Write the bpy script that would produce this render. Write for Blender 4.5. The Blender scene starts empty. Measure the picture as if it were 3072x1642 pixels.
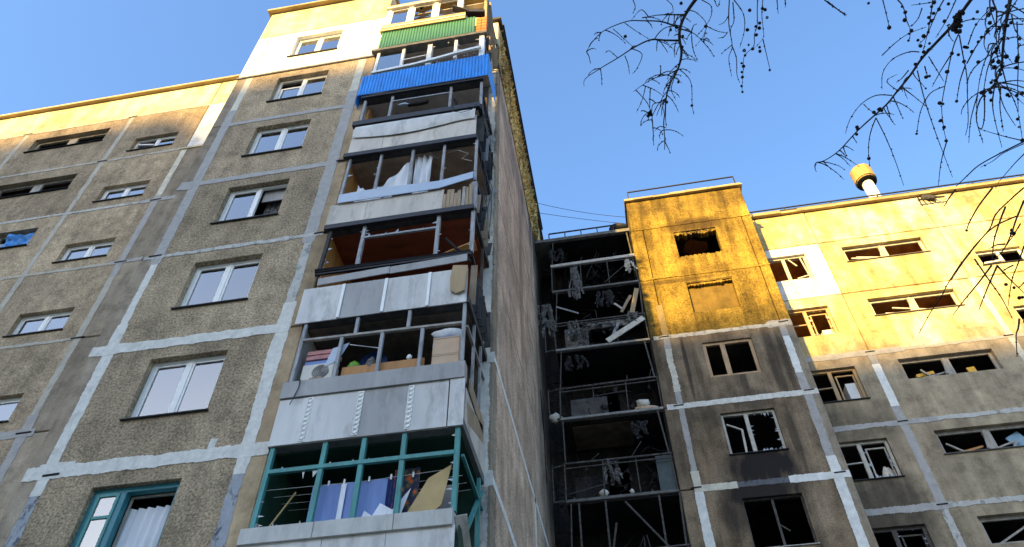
import bpy, math, random
from mathutils import Vector, Euler
random.seed(7)
R_ = math.radians
scene = bpy.context.scene
col = scene.collection

# ------------------------------------------------------------------ camera, sky, sun
CAM = Vector((1.595, -9.704, 1.275))
EUL = Euler((2.4077, 0.0068, 0.1735), 'XYZ')
cd = bpy.data.cameras.new('camera'); cam = bpy.data.objects.new('camera', cd); col.objects.link(cam)
cam.location = CAM; cam.rotation_euler = EUL
cd.sensor_width = 36; cd.lens = 2300 / 3072 * 36; cd.clip_end = 2000; cd.clip_start = .05
scene.camera = cam
SUN_EL = 20.2; SUN_AZ = 23.0            # light travels towards +Y and, by AZ, towards +X
w = bpy.data.worlds.new('World'); scene.world = w; w.use_nodes = True
wn = w.node_tree.nodes; wl = w.node_tree.links
bg = wn['Background']; sky = wn.new('ShaderNodeTexSky'); sky.sky_type = 'NISHITA'; sky.sun_disc = False
sky.sun_elevation = R_(SUN_EL); sky.sun_rotation = R_(180 + SUN_AZ); sky.air_density = 1.3; sky.dust_density = 2.2; sky.ozone_density = 5.5
wl.new(sky.outputs[0], bg.inputs[0]); bg.inputs[1].default_value = .15
sd = bpy.data.lights.new('sun', 'SUN'); so = bpy.data.objects.new('sun', sd); col.objects.link(so)
sd.energy = 5.0; sd.angle = R_(.85); sd.color = (1, .66, .17)
ldir = Vector((math.sin(R_(SUN_AZ)) * math.cos(R_(SUN_EL)), math.cos(R_(SUN_AZ)) * math.cos(R_(SUN_EL)), -math.sin(R_(SUN_EL))))
so.rotation_euler = ldir.to_track_quat('-Z', 'Y').to_euler(); so.location = (-30, -60, 60)
vs = scene.view_settings
vs.view_transform = 'Standard'; vs.look = 'None'; vs.gamma = 1; vs.use_curve_mapping = False
vs.exposure = 1.66

# ------------------------------------------------------------------ helpers
class MB:
    def __init__(s): s.v = []; s.f = []
    def add(s, vs_, fs):
        o = len(s.v); s.v += [tuple(p) for p in vs_]; s.f += [tuple(i + o for i in f) for f in fs]; return s
    def box(s, x0, x1, y0, y1, z0, z1):
        return s.add([(x0,y0,z0),(x1,y0,z0),(x1,y1,z0),(x0,y1,z0),(x0,y0,z1),(x1,y0,z1),(x1,y1,z1),(x0,y1,z1)],
                     [(0,3,2,1),(4,5,6,7),(0,1,5,4),(1,2,6,5),(2,3,7,6),(3,0,4,7)])
    def bar(s, a, b, w_, h_=None, twist=0):
        a = Vector(a); b = Vector(b); h_ = h_ or w_
        d = (b - a).normalized(); up = Vector((0,1,0)) if abs(d.y) < .9 else Vector((1,0,0))
        u = d.cross(up).normalized(); n = u.cross(d).normalized()
        c, sn = math.cos(twist), math.sin(twist); u, n = u*c + n*sn, n*c - u*sn
        pts = []
        for p in (a, b):
            for su, sn2 in ((-1,-1),(1,-1),(1,1),(-1,1)): pts.append(p + u*su*w_/2 + n*sn2*h_/2)
        return s.add(pts, [(0,3,2,1),(4,5,6,7),(0,1,5,4),(1,2,6,5),(2,3,7,6),(3,0,4,7)])
    def tube(s, pts, rad, n=6):
        pts = [Vector(p) for p in pts]; vs_ = []; fs = []
        if not isinstance(rad, (list, tuple)): rad = [rad]*len(pts)
        for i, p in enumerate(pts):
            d = (pts[min(i+1, len(pts)-1)] - pts[max(i-1, 0)]).normalized()
            up = Vector((0,1,0)) if abs(d.y) < .9 else Vector((1,0,0))
            u = d.cross(up).normalized(); m = u.cross(d).normalized()
            for k in range(n):
                a = 2*math.pi*k/n; vs_.append(p + (u*math.cos(a) + m*math.sin(a))*rad[i])
        for i in range(len(pts)-1):
            for k in range(n): fs.append((i*n+k, i*n+(k+1)%n, (i+1)*n+(k+1)%n, (i+1)*n+k))
        fs.append(tuple(range(n))[::-1]); fs.append(tuple((len(pts)-1)*n + k for k in range(n)))
        return s.add(vs_, fs)
    def poly(s, pts, y0, y1):
        """closed polygon in x,z extruded between y0 (front) and y1"""
        n = len(pts)
        vs_ = [(x, y0, z) for x, z in pts] + [(x, y1, z) for x, z in pts]
        return s.add(vs_, [tuple(range(n)), tuple(range(n, 2*n))[::-1]] + [(i, i+n, (i+1) % n + n, (i+1) % n) for i in range(n)])
    def build(s, name, mat, parent=None, smooth=False, **props):
        me = bpy.data.meshes.new(name); me.from_pydata(s.v, [], s.f); me.update()
        if smooth:
            for p in me.polygons: p.use_smooth = True
        me.materials.append(M[mat])
        o = bpy.data.objects.new(name, me); col.objects.link(o)
        if parent: o.parent = parent
        for k, v in props.items(): o[k] = v
        return o
def empty(name, loc=(0,0,0), label=None, cat=None, group=None, kind=None):
    o = bpy.data.objects.new(name, None); col.objects.link(o); o.location = loc; o.empty_display_size = .2
    tag(o, label, cat, group, kind); return o
def tag(o, label=None, cat=None, group=None, kind=None):
    if label: o['label'] = label
    if cat: o['category'] = cat
    if group: o['group'] = group
    if kind: o['kind'] = kind
    return o
def under(o, parent):
    """parent keeping world-space coordinates in the mesh"""
    o.parent = parent; return o

# ------------------------------------------------------------------ materials
M = {}
class NT:
    def __init__(s, name):
        m = bpy.data.materials.new(name); m.use_nodes = True; M[name] = m
        s.t = m.node_tree; s.n = s.t.nodes; s.b = s.n['Principled BSDF']; s.out = s.n['Material Output']
        s.pos = s.n.new('ShaderNodeNewGeometry').outputs['Position']
    def link(s, a, b): s.t.links.new(a, b)
    def val(s, sock, v):
        if hasattr(v, 'is_output') or hasattr(v, 'links'): s.link(v, sock)
        else: sock.default_value = v
    def math(s, op, a, b=None, clamp=False):
        n = s.n.new('ShaderNodeMath'); n.operation = op; n.use_clamp = clamp
        s.val(n.inputs[0], a)
        if b is not None: s.val(n.inputs[1], b)
        return n.outputs[0]
    def noise(s, scale, detail=3, rough=.55, stretch=(1,1,1), off=(0,0,0)):
        mp = s.n.new('ShaderNodeMapping'); mp.inputs['Scale'].default_value = stretch; mp.inputs['Location'].default_value = off
        s.link(s.pos, mp.inputs[0])
        n = s.n.new('ShaderNodeTexNoise'); n.inputs['Scale'].default_value = scale; n.inputs['Detail'].default_value = detail; n.inputs['Roughness'].default_value = rough
        s.link(mp.outputs[0], n.inputs['Vector']); return n.outputs['Fac']
    def ramp(s, fac, *stops):
        r = s.n.new('ShaderNodeValToRGB'); s.link(fac, r.inputs[0]); e = r.color_ramp.elements
        while len(e) < len(stops): e.new(.5)
        for el, (p, c) in zip(e, stops):
            el.position = p; el.color = (c, c, c, 1) if isinstance(c, (int, float)) else tuple(c) + (1,)
        return r.outputs[0]
    def mix(s, fac, a, b, mode='MIX'):
        n = s.n.new('ShaderNodeMix'); n.data_type = 'RGBA'; n.blend_type = mode
        s.val(n.inputs[0], fac)
        for i, v in ((6, a), (7, b)):
            if isinstance(v, tuple): n.inputs[i].default_value = v + (1,) if len(v) == 3 else v
            else: s.link(v, n.inputs[i])
        return n.outputs[2]
    def bump(s, h, strength, dist=.02):
        b = s.n.new('ShaderNodeBump'); b.inputs['Strength'].default_value = strength; b.inputs['Distance'].default_value = dist
        s.link(h, b.inputs['Height']); s.link(b.outputs[0], s.b.inputs['Normal'])
    def xyz(s):
        x = s.n.new('ShaderNodeSeparateXYZ'); s.link(s.pos, x.inputs[0]); return x.outputs
def mul(c, f): return tuple(min(1, v*f) for v in c)
def concrete(name, c, var=.25, speck=22, speck_amt=.62, streak=.3, bump=.35, blobs=(), warm=(.30,.21,.13), warm_amt=.35, blob_col=(.026,.021,.019), seed=0, axis=0):
    t = NT(name)
    big = t.ramp(t.noise(.7, 4, .6, off=(seed,0,seed)), (.3, mul(c, 1-var)), (.7, mul(c, 1+var)))
    big = t.mix(t.math('MULTIPLY', t.ramp(t.noise(.9, 5, .65, (1,1,.6), off=(seed+9,3,1)), (.45, 0.), (.75, 1.)), warm_amt), big, warm)
    oi = t.n.new('ShaderNodeObjectInfo')
    big = t.mix(1., big, t.ramp(oi.outputs['Random'], (0., .84), (1., 1.12)), 'MULTIPLY')
    patch = t.ramp(t.noise(2.3, 6, .7, off=(seed+3,1,5)), (.36, .72), (.5, 1.), (.68, 1.16))
    big = t.mix(1., big, patch, 'MULTIPLY')
    if speck_amt:
        sp = t.noise(speck, 4, .8); sp2 = t.ramp(sp, (.36, 1-speck_amt), (.5, 1.), (.64, 1+speck_amt))
        big = t.mix(1., big, sp2, 'MULTIPLY')
        t.bump(sp, bump, .012)
    if streak:
        st = t.ramp(t.noise(2.6, 4, .6, (1,1,.12), off=(seed*2,0,0)), (.35, 1-streak), (.6, 1.05))
        big = t.mix(1., big, st, 'MULTIPLY')
    if blobs:
        x, y, z = t.xyz(); tot = None
        if axis: x = y
        edge = t.math('MULTIPLY', t.math('SUBTRACT', t.noise(2.2, 4, .65, (1.4,1,.35)), .5), 1.7)
        for cx, cz, rx, rz, amt in blobs:
            dx = t.math('DIVIDE', t.math('SUBTRACT', x, cx), rx); dz = t.math('DIVIDE', t.math('SUBTRACT', z, cz), rz)
            d = t.math('ADD', t.math('POWER', t.math('ABSOLUTE', dx), 2.6), t.math('MULTIPLY', dz, dz))
            m = t.math('MULTIPLY', t.math('SUBTRACT', t.math('ADD', 1.25, edge), d, True), amt)
            tot = m if tot is None else t.math('MAXIMUM', tot, m)
        big = t.mix(t.math('MULTIPLY', tot, 1., True), big, blob_col)
    t.link(big, t.b.inputs['Base Color']); t.b.inputs['Roughness'].default_value = .93
    t.b.inputs['Specular IOR Level'].default_value = .2
    return t
def plain(name, c, rough=.6, var=.12, scale=6, stretch=(1,1,1), metal=0, spec=.4, bump=0, dirt=0):
    t = NT(name)
    b = t.ramp(t.noise(scale, 4, .6, stretch), (.3, mul(c, 1-var)), (.7, mul(c, 1+var)))
    if dirt:
        b = t.mix(t.math('MULTIPLY', t.ramp(t.noise(3.1, 5, .7, (1,1,.3)), (.5, 0.), (.75, 1.)), dirt), b, (.10,.085,.065))
    t.link(b, t.b.inputs['Base Color']); t.b.inputs['Roughness'].default_value = rough; t.b.inputs['Metallic'].default_value = metal
    t.b.inputs['Specular IOR Level'].default_value = spec
    if bump: t.bump(t.noise(scale*3, 3), bump, .01)
    return t
def glass(name, tint=(.96,.97,.98), refl=1.0):
    m = bpy.data.materials.new(name); m.use_nodes = True; M[name] = m
    n = m.node_tree.nodes; l = m.node_tree.links; n.remove(n['Principled BSDF'])
    tr = n.new('ShaderNodeBsdfTransparent'); tr.inputs[0].default_value = tint + (1,)
    gl = n.new('ShaderNodeBsdfGlossy'); gl.inputs['Roughness'].default_value = .02
    fr = n.new('ShaderNodeFresnel'); fr.inputs[0].default_value = 1.5
    ma = n.new('ShaderNodeMath'); ma.operation = 'MULTIPLY'; ma.use_clamp = True; ma.inputs[1].default_value = 3.8*refl; l.new(fr.outputs[0], ma.inputs[0])
    mx = n.new('ShaderNodeMixShader'); l.new(ma.outputs[0], mx.inputs[0]); l.new(tr.outputs[0], mx.inputs[1]); l.new(gl.outputs[0], mx.inputs[2])
    l.new(mx.outputs[0], n['Material Output'].inputs[0])
CONC = (.395, .30, .19)
concrete('panel_grey', CONC, streak=.18, warm_amt=.22, seed=0)
concrete('panel_grey_b', mul(CONC, 1.08), .22, 24, .45, .2, seed=4)
concrete('panel_pilaster', (.36,.29,.205), .18, 30, .15, .25, warm_amt=.5, seed=2)
concrete('panel_tan', (.44,.32,.19), .15, 20, .08, .2, bump=.1, warm_amt=.5, seed=5)
concrete('panel_end', (.60,.435,.31), .26, 24, .5, .22, warm_amt=.4, seed=3, axis=1, blobs=((10.4,20,1.7,9,.9),(9.0,25,2.2,3.2,.85),(6.5,24.6,3.5,.7,.7),(8.7,16,.45,5,.5),(4.6,22.6,2.6,1.1,.4),(5.4,18,.35,4,.4)), blob_col=(.05,.042,.038))
concrete('panel_end_attic_glow', (.78,.50,.17), .4, 16, .8, .5, bump=1.0, warm=(.05,.038,.03), warm_amt=.9, seed=6)  # flaked render; the glow of bounced sunlight is put into its gold
SOOT_C = ((5.35,10.25,1.05,1.7,.0),(5.35,13.25,1.05,.75,1.0),(5.15,12.5,1.25,.6,.97),(4.35,12.0,.55,.8,.7),(5.5,15.5,.8,.5,.55),(5.0,15.3,1.3,.8,.35),(3.2,15.5,.5,3.2,.35),(3.1,20,.32,3.5,.28),(3.95,17.1,.07,1.5,.75),(4.25,16.8,.1,1.3,.4),(6.55,16.9,.18,1.6,.5),(6.9,16.6,.1,1.6,.55),(5.5,16.2,.12,.6,.5),(6.4,14.2,.12,1.5,.5),(4.1,14,.35,1.2,.25))
concrete('panel_c', (.28,.205,.13), .25, 26, .36, .5, seed=11, blobs=SOOT_C, warm=(.23,.15,.08), warm_amt=.6)
concrete('panel_c_lit', (.29,.19,.034), .3, 18, .5, .62, bump=.8, seed=12, warm=(.10,.06,.018), warm_amt=.6, blobs=((5.3,23.85,1.25,.42,.8),(5.3,21.3,1.1,.3,.3),(6.6,25.2,1.4,.6,.5),(3.9,25.3,.9,.6,.4),(4.3,20.95,1.5,.12,.6),(5.35,25.3,.7,.8,.3)), blob_col=(.045,.026,.010))  # sunlit copy of panel_c: evening gold painted into the colour, plus real soot
concrete('panel_d', (.40,.315,.205), .2, 26, .16, .3, seed=14, warm_amt=.3, blobs=((8.5,12.6,1.4,1.6,.72),(8.6,15.4,1.3,.8,.35),(8.4,9.6,1.5,1.2,.8)))
concrete('panel_d_lit', (.50,.385,.18), .2, 14, .14, .35, bump=.1, seed=15, warm=(.80,.74,.60), warm_amt=.9)  # sunlit copy of panel_d: the sun's yellow is part of the base colour
concrete('attic_cream', (.58,.48,.29), .15, 10, .1, .3, bump=.1, seed=16, warm=(.74,.68,.52), warm_amt=.8)
concrete('paint_white', (.80,.79,.76), .04, 12, .04, .12, bump=.08, seed=17, warm=(.62,.55,.42), warm_amt=.25)
concrete('soot_wall', (.03,.027,.025), .5, 12, .4, .5, bump=.5, seed=18, warm=(.06,.045,.035), warm_amt=.5)
concrete('soot_black', (.012,.011,.012), .5, 9, .3, .3, bump=.3, seed=19, warm=(.03,.025,.02), warm_amt=.5)
concrete('soot_peeled', (.10,.09,.08), .5, 7, .9, .2, bump=.8, seed=21, warm=(.42,.39,.33), warm_amt=1.)
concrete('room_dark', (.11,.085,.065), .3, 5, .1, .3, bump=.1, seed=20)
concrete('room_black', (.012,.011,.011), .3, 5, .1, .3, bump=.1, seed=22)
concrete('room_brown_lit', (.62,.33,.11), .3, 5, .1, .2, bump=.1, seed=23)  # brown raised to stand in for light missing inside the sunlit windows
def seal(name, c, mottled=0, dark=(.12,.13,.14)):
    t = NT(name)
    b = t.ramp(t.noise(5, 5, .7), (.3, mul(c, .80)), (.7, mul(c, 1.1)))
    b = t.mix(t.math('MULTIPLY', t.ramp(t.noise(6, 5, .75, (1,1,.5)), (.52, 0.), (.62, 1.)), mottled), b, dark)
    t.link(b, t.b.inputs['Base Color']); t.b.inputs['Roughness'].default_value = .9; t.bump(t.noise(18, 3), .4, .01)
seal('seal_white', (.74,.70,.61), .38, (.42,.39,.33))
seal('seal_bright', (.83,.80,.73), .2, (.55,.53,.47))
seal('seal_blue', (.43,.40,.365), .35, (.28,.26,.23))
seal('seal_mottled', (.54,.51,.45), .75, (.2,.2,.18))
seal('seal_dark', (.36,.37,.38), .95, (.07,.075,.09))
seal('seal_dull', (.26,.19,.085), .4, (.12,.08,.03))
seal('seal_sooty', (.13,.13,.14), .8, (.04,.04,.045))
seal('seal_pale', (.50,.45,.36), .4, (.2,.18,.14))
seal('seal_cream', (.70,.64,.50), .3, (.3,.26,.2))
plain('black_gap', (.012,.012,.012), .9)
plain('frame_white', (.86,.84,.78), .45, .05, dirt=.15)
plain('frame_dirty', (.50,.46,.38), .7, .2, 8, dirt=.5)
plain('frame_wood', (.50,.32,.17), .75, .25, 8, (1,1,.3), dirt=.35)
plain('frame_old', (.36,.32,.27), .8, .25, 9, (1,1,.3), dirt=.5)
plain('frame_teal', (.035,.20,.23), .5, .15, 9, dirt=.1)
plain('frame_turq', (.06,.255,.235), .55, .2, 12, (1,1,.25), dirt=.4)
plain('green_dark', (.012,.045,.028), .6, .25, 3)
plain('sill_metal_shaded', (.03,.03,.03), .55, .2, 7)  # near-black because the shade under the sills is painted into the metal
plain('sheet_white', (.62,.59,.54), .55, .16, 2.2, (1,1,.2), dirt=.6)
plain('sheet_grey', (.34,.325,.30), .55, .16, 2.2, (1,1,.2), dirt=.5)
plain('sheet_cream', (.60,.53,.44), .65, .16, 2.2, (1,1,.2), dirt=.55)
plain('sheet_sky', (.42,.50,.60), .4, .06, 3)
plain('sheet_blue', (.012,.25,.74), .4, .22, 5, (1,1,.3))
plain('sheet_green', (.05,.17,.085), .45, .12, 5, (1,1,.3))
plain('cap_concrete', (.56,.53,.47), .85, .14, 5, (1,1,.4), dirt=.35)
plain('slab_edge', (.055,.05,.045), .9, .4, 6, dirt=.3)
plain('slab_grey', (.16,.15,.135), .9, .3, 5, dirt=.4)
plain('slab_pale', (.30,.285,.26), .9, .3, 8, dirt=.6)
plain('metal_post', (.30,.30,.30), .6, .35, 14, (1,1,.3), dirt=.4)
plain('metal_burnt', (.10,.09,.082), .9, .5, 10, dirt=.4, spec=.1)
plain('metal_char', (.035,.033,.032), .8, .5, 10)
plain('rail_dark', (.02,.02,.024), .6, .3)
plain('wood_board', (.42,.29,.15), .7, .18, 5, (1,1,.2), dirt=.2)
plain('wood_plank', (.33,.24,.15), .8, .3, 9, (1,1,.12), dirt=.35)
plain('wood_orange', (.42,.19,.05), .6, .25, 6, (1,1,.2))
plain('wood_red', (.24,.055,.02), .7, .35, 5, (.4,1,1))
plain('wall_umber', (.40,.27,.18), .8, .3, 3)
plain('wall_taupe', (.52,.42,.35), .8, .2, 3)
plain('ply_yellow', (.50,.35,.15), .7, .1, 4)
plain('ply_grey', (.32,.30,.29), .8, .15, 4, dirt=.3)
plain('cardboard', (.58,.40,.26), .8, .08, 5)
plain('brick_orange', (.50,.17,.05), .9, .35, 14)
plain('ac_cream', (.62,.58,.48), .5, .06)
plain('ac_dark', (.10,.10,.10), .5, .2)
plain('cloth_blue', (.20,.28,.52), .9, .12, 4, (2,1,.3))
plain('cloth_navy', (.02,.035,.13), .9, .2)
plain('cloth_white', (.76,.76,.77), .9, .1, 5, (2,1,.4))
plain('cloth_pink', (.55,.26,.24), .9, .2)
plain('cloth_azure', (.05,.23,.55), .7, .3, 5)
plain('plastic_green', (.16,.34,.03), .5, .1)
plain('basin_blue', (.03,.06,.16), .4, .2)
plain('teal_sheet', (.055,.075,.07), .6, .2)
plain('sheet_scorched', (.10,.088,.08), .8, .4, 4, dirt=.4)
plain('foam_white', (.66,.60,.50), .9, .15, 8, dirt=.25)
plain('char', (.022,.02,.019), .9, .6, 9)
plain('char_mix', (.032,.029,.027), .95, 1.2, 3.5, spec=.1)
plain('ash_shred', (.13,.12,.11), .95, .7, 12)
plain('bark', (.030,.022,.018), .9, .4, 14)
plain('cone_brown', (.018,.012,.010), .9, .3, 20)
plain('cable_black', (.015,.015,.016), .6, .1)
plain('flash_metal', (.34,.25,.11), .55, .3, 4, (.4,1,1))
plain('roof_felt', (.05,.048,.046), .9, .3)
plain('pipe_white', (.74,.70,.62), .6, .08, 4, dirt=.15)
plain('pipe_cap', (.42,.26,.06), .6, .3, 6, dirt=.3)
plain('fridge_white', (.66,.66,.62), .4, .05)
plain('yellow_clutter', (.62,.38,.06), .7, .2)
plain('blue_clutter', (.25,.40,.52), .7, .15)
plain('ground_dirt', (.20,.185,.15), .95, .35, 1.2, bump=.4)
plain('far_panel', (.30,.28,.25), .9, .15, .5)
plain('far_glass', (.04,.05,.06), .2, .1)
t = NT('cloth_flower')
v = t.n.new('ShaderNodeTexVoronoi'); v.inputs['Scale'].default_value = 9; t.link(t.pos, v.inputs[0])
fl = t.ramp(v.outputs['Distance'], (.18, (.62,.10,.02)), (.34, (.34,.05,.02)), (.42, (.10,.10,.03)), (.6, (.02,.02,.05)))
t.link(fl, t.b.inputs['Base Color']); t.b.inputs['Roughness'].default_value = .9
glass('glass'); glass('glass_dirty', (.55,.58,.6), 1.0)

# ------------------------------------------------------------------ builders for wall panels, seals, windows
def panel(parent, x0, x1, z0, z1, y, mat, hole=None, thick=.3, name='wall_panel', gap=.012, ch=.02):
    b = MB(); x0 += gap; x1 -= gap; z0 += gap; z1 -= gap
    def ring(a, c, d, e, yy): return [(a,yy,d),(c,yy,d),(c,yy,e),(a,yy,e)]
    v = ring(x0,x1,z0,z1,y+thick) + ring(x0,x1,z0,z1,y+ch) + ring(x0+ch,x1-ch,z0+ch,z1-ch,y)
    f = []
    for k in range(4):
        j = (k+1) % 4
        f += [(k,j,4+j,4+k), (4+k,4+j,8+j,8+k)]
    if hole:
        v += ring(*hole, y) + ring(*hole, y+thick)
        for k in range(4):
            j = (k+1) % 4
            f += [(8+k,8+j,12+j,12+k), (12+k,12+j,16+j,16+k), (j,k,16+k,16+j)]
    else: f += [(8,9,10,11), (3,2,1,0)]
    return b.add(v, f).build(name, mat, parent)
def ribbon(parent, a, b_, y, wd, mat, jit=.16, plane='y', name='joint_seal', proud=.006):
    """an irregular smear of joint sealant along a line on a wall (plane y=const, or x=const with plane='x')"""
    (ax, az), (bx, bz) = a, b_
    L = math.hypot(bx-ax, bz-az); n = max(2, int(L/.035)); jit *= .95; dx, dz = (bx-ax)/L, (bz-az)/L; nx, nz = -dz, dx
    b = MB(); v = []; f = []; off1 = off2 = 0
    for i in range(n+1):
        s = L*i/n
        off1 = .8*off1 + .32*random.uniform(-1,1); off2 = .8*off2 + .32*random.uniform(-1,1)
        h1 = wd/2*(1 + jit*(2*off1 + random.uniform(-.5,.5))); h2 = wd/2*(1 + jit*(2*off2 + random.uniform(-.5,.5)))
        for h, yy in ((h1, y+.012), (h1*.97, y-proud), (-h2*.97, y-proud), (-h2, y+.012)):
            px, pz = ax+dx*s+nx*h, az+dz*s+nz*h
            v.append((px, yy, pz) if plane == 'y' else (-yy+2*0, px, pz))
    for i in range(n):
        for k in range(3): f.append((i*4+k, (i+1)*4+k, (i+1)*4+k+1, i*4+k+1))
    f += [(0,1,2,3), (n*4+3, n*4+2, n*4+1, n*4)]
    return b.add(v, f).build(name, mat, parent)
def slot(parent, x, z, y, wd=.3):
    return MB().bar((x-wd/2, y-.012, z), (x+wd/2, y-.012, z+.01), .035, .03).build('drain_slot', 'black_gap', parent)
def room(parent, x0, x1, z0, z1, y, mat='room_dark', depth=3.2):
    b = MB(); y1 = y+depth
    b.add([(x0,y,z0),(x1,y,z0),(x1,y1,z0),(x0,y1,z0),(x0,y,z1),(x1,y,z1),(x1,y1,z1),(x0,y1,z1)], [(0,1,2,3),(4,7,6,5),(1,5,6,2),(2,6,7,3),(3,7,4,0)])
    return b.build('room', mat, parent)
def rect_frame(b, x0, x1, z0, z1, y0, y1, t):
    b.box(x0,x0+t,y0,y1,z0,z1); b.box(x1-t,x1,y0,y1,z0,z1); b.box(x0+t+.001,x1-t-.001,y0,y1,z0,z0+t); b.box(x0+t+.001,x1-t-.001,y0,y1,z1-t,z1)
def shards(b, x0, x1, z0, z1, y, n=10, size=.22, rnd=random):
    size *= .55; n = int(n*1.3)
    """slivers of broken glass left in a frame"""
    for _ in range(n):
        e = rnd.choice((0,0,0,0,1,2,2,3,3)); s = size*rnd.uniform(.4, 1.2); wd = s*rnd.uniform(.3, .9)
        if e < 2:
            zb, sg = (z0, 1) if e == 0 else (z1, -1); x = rnd.uniform(x0, x1-wd)
            p = [(x, zb), (x+wd, zb), (x+wd*rnd.uniform(.1,.9), zb+sg*s)]
        else:
            xb, sg = (x0, 1) if e == 2 else (x1, -1); z = rnd.uniform(z0, z1-wd)
            p = [(xb, z), (xb, z+wd), (xb+sg*s, z+wd*rnd.uniform(.1,.9))]
        if (p[1][0]-p[0][0])*(p[2][1]-p[0][1]) - (p[2][0]-p[0][0])*(p[1][1]-p[0][1]) < 0: p = p[::-1]
        b.poly(p, y, y+.005)
def window(parent, x0, x1, z0, z1, y, mat='frame_white', rec=.14, t=.07, mull=(.5,), panes='gg', sill=True, sash=True, sillmat='sill_metal_shaded', sillw=.055, tm=None, glassmat='glass', shardn=0):
    """window part: frame mesh, with pane, sash and sill sub-parts. panes: g glass, o open (nothing), s shards"""
    yf = y + rec; b = MB(); tm = tm or t*1.25
    rect_frame(b, x0+.002, x1-.002, z0+.002, z1-.002, yf, yf+.06, t)
    xs = [x0+t] ; 
    for m in mull:
        xm = x0 + (x1-x0)*m; b.box(xm-tm/2, xm+tm/2, yf-.002, yf+.062, z0+t+.001, z1-t-.001); xs += [xm-tm/2, xm+tm/2]
    xs.append(x1-t)
    wo = b.build('window', mat, parent)
    for i, p in enumerate(panes):
        a, c = xs[2*i], xs[2*i+1]
        if p == 'g' or p == 's':
            if sash and p == 'g':
                sb = MB(); rect_frame(sb, a+.006, c-.006, z0+t+.006, z1-t-.006, yf+.008, yf+.05, .04); sb.build('sash', mat, wo)
            pb = MB()
            if p == 'g': pb.box(a+.03, c-.03, yf+.026, yf+.032, z0+t+.03, z1-t-.03); pb.build('pane', glassmat, wo)
            else: shards(pb, a-.01, c+.01, z0+t-.01, z1-t+.01, yf+.02, shardn or 12); pb.build('broken_pane', 'glass_shard', wo, kind='stuff')
    if sill:
        sb = MB(); sb.box(x0-.04, x1+.04, y-sillw, yf-.002, z0-.02, z0-.001); sb.build('sill', sillmat, wo)
    return wo
plain('glass_shard', (.36,.38,.39), .25, .1)
def curtain(x0, x1, z0, z1, y, mat, label, group=None, folds=7, amp=.03, hem=0, name='curtain'):
    b = MB(); n = folds*6; rows = 6; v = []; f = []
    for j in range(rows+1):
        for i in range(n+1):
            s = i/n; q = j/rows
            a = amp*(.6+.4*q)*math.sin(s*folds*2*math.pi + .6*math.sin(3*s) + q*.5)
            v.append((x0+(x1-x0)*s + .4*a*(1-q), y+a, z1-(z1-z0)*q - hem*math.sin(math.pi*s)*q))
    for j in range(rows):
        for i in range(n): k = j*(n+1)+i; f.append((k, k+n+1, k+n+2, k+1))
    o = b.add(v, f).build(name, mat, None, True)
    return tag(o, label, 'curtain', group)

# ================================================================== LEFT BLOCK
zA, zB = .316, .10
FL = 2.8
left = empty('apartment_building', (-8.5, 1.9, -.4), 'grey panel apartment block with white repaired joints and a column of wrecked glazed balconies', 'building')
def LP(o):   # adopt a world-coordinate mesh into the left block
    o.location = -left.location; o.parent = left; return o
def adopt(o, root): o.location = Vector(o.location) - root.location; o.parent = root; return o
class Part:
    """lets builders pass a root: meshes in world coordinates, root offset removed"""
_old_build = MB.build
def _build(s, name, mat, parent=None, smooth=False, **props):
    o = _old_build(s, name, mat, None, smooth, **props)
    if parent is not None:
        o.parent = parent
        if parent.type == 'EMPTY': o.location = -parent.location
    return o
MB.build = _build

AX0, AX1, AX2, AX3 = -8.50, -8.055, -4.492, -4.06
WX0, WX1 = -7.058, -5.485
for r in range(1, 10):
    z0 = zA + FL*(r-1); z1 = z0 + FL
    white = r == 9
    panel(left, AX1, AX2, z0, z1, 0, 'paint_white' if white else 'panel_grey', (WX0, WX1, z0+.97, z0+2.406))
    panel(left, AX0, AX1, z0, z1, .0, 'paint_white' if white else 'panel_pilaster', None, 1.9)
    panel(left, AX2, AX3, z0, z1, .0, 'paint_white' if white else 'panel_tan', None, 1.53)
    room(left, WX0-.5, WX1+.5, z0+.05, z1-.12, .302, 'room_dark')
zt = zA + FL*9
panel(left, AX0, AX3, zt, 27.45, 0, 'attic_cream', None, 1.5, name='attic_panel')
MB().box(AX0-.1, AX3+.06, -.16, .5, 27.452, 27.56).build('parapet_flashing', 'flash_metal', left)
MB().box(AX0-.1, AX3+.06, -.13, 12, 27.562, 27.62).build('roof_slab', 'roof_felt', left)
MB().box(AX0, AX3, -.035, .002, zA+FL*8-.05, zA+FL*8+.035).build('string_ledge', 'slab_grey', left)
# section B (set back)
YB = 1.905
BX = (-22.5, -18.0, -13.927, -11.043, -8.45)
for r in range(1, 10):
    z0 = zB + FL*(r-1); z1 = z0 + FL
    panel(left, BX[0], BX[1], z0, z1, YB, 'panel_grey_b', (-21.9, -20.4, z0+.40, z0+1.2))
    panel(left, BX[1], BX[2], z0, z1, YB, 'panel_grey_b', (-17.443, -14.571, z0+1.457, z0+2.29))
    panel(left, BX[2], BX[3], z0, z1, YB, 'panel_grey_b', (-13.196, -11.644, z0+.40, z0+1.20))
    panel(left, BX[3], BX[4], z0, z1, YB, 'paint_white' if r == 9 else 'panel_pilaster')
    room(left, -18, -14, z0+.05, z1-.1, YB+.302, 'room_dark', 3)
    room(left, -13.8, -11.1, z0+.05, z1-.1, YB+.302, 'room_dark', 3)
    room(left, -22.4, -18.2, z0+.05, z1-.1, YB+.302, 'room_dark', 3)
zt = zB + FL*9
for a, c in zip(BX[:-1], BX[1:]): panel(left, a, c, zt, 26.92, YB, 'attic_cream' , name='attic_panel')
MB().box(-22.6, AX0-.11, YB-.14, YB+.5, 26.922, 27.03).build('parapet_flashing', 'flash_metal', left)
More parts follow.
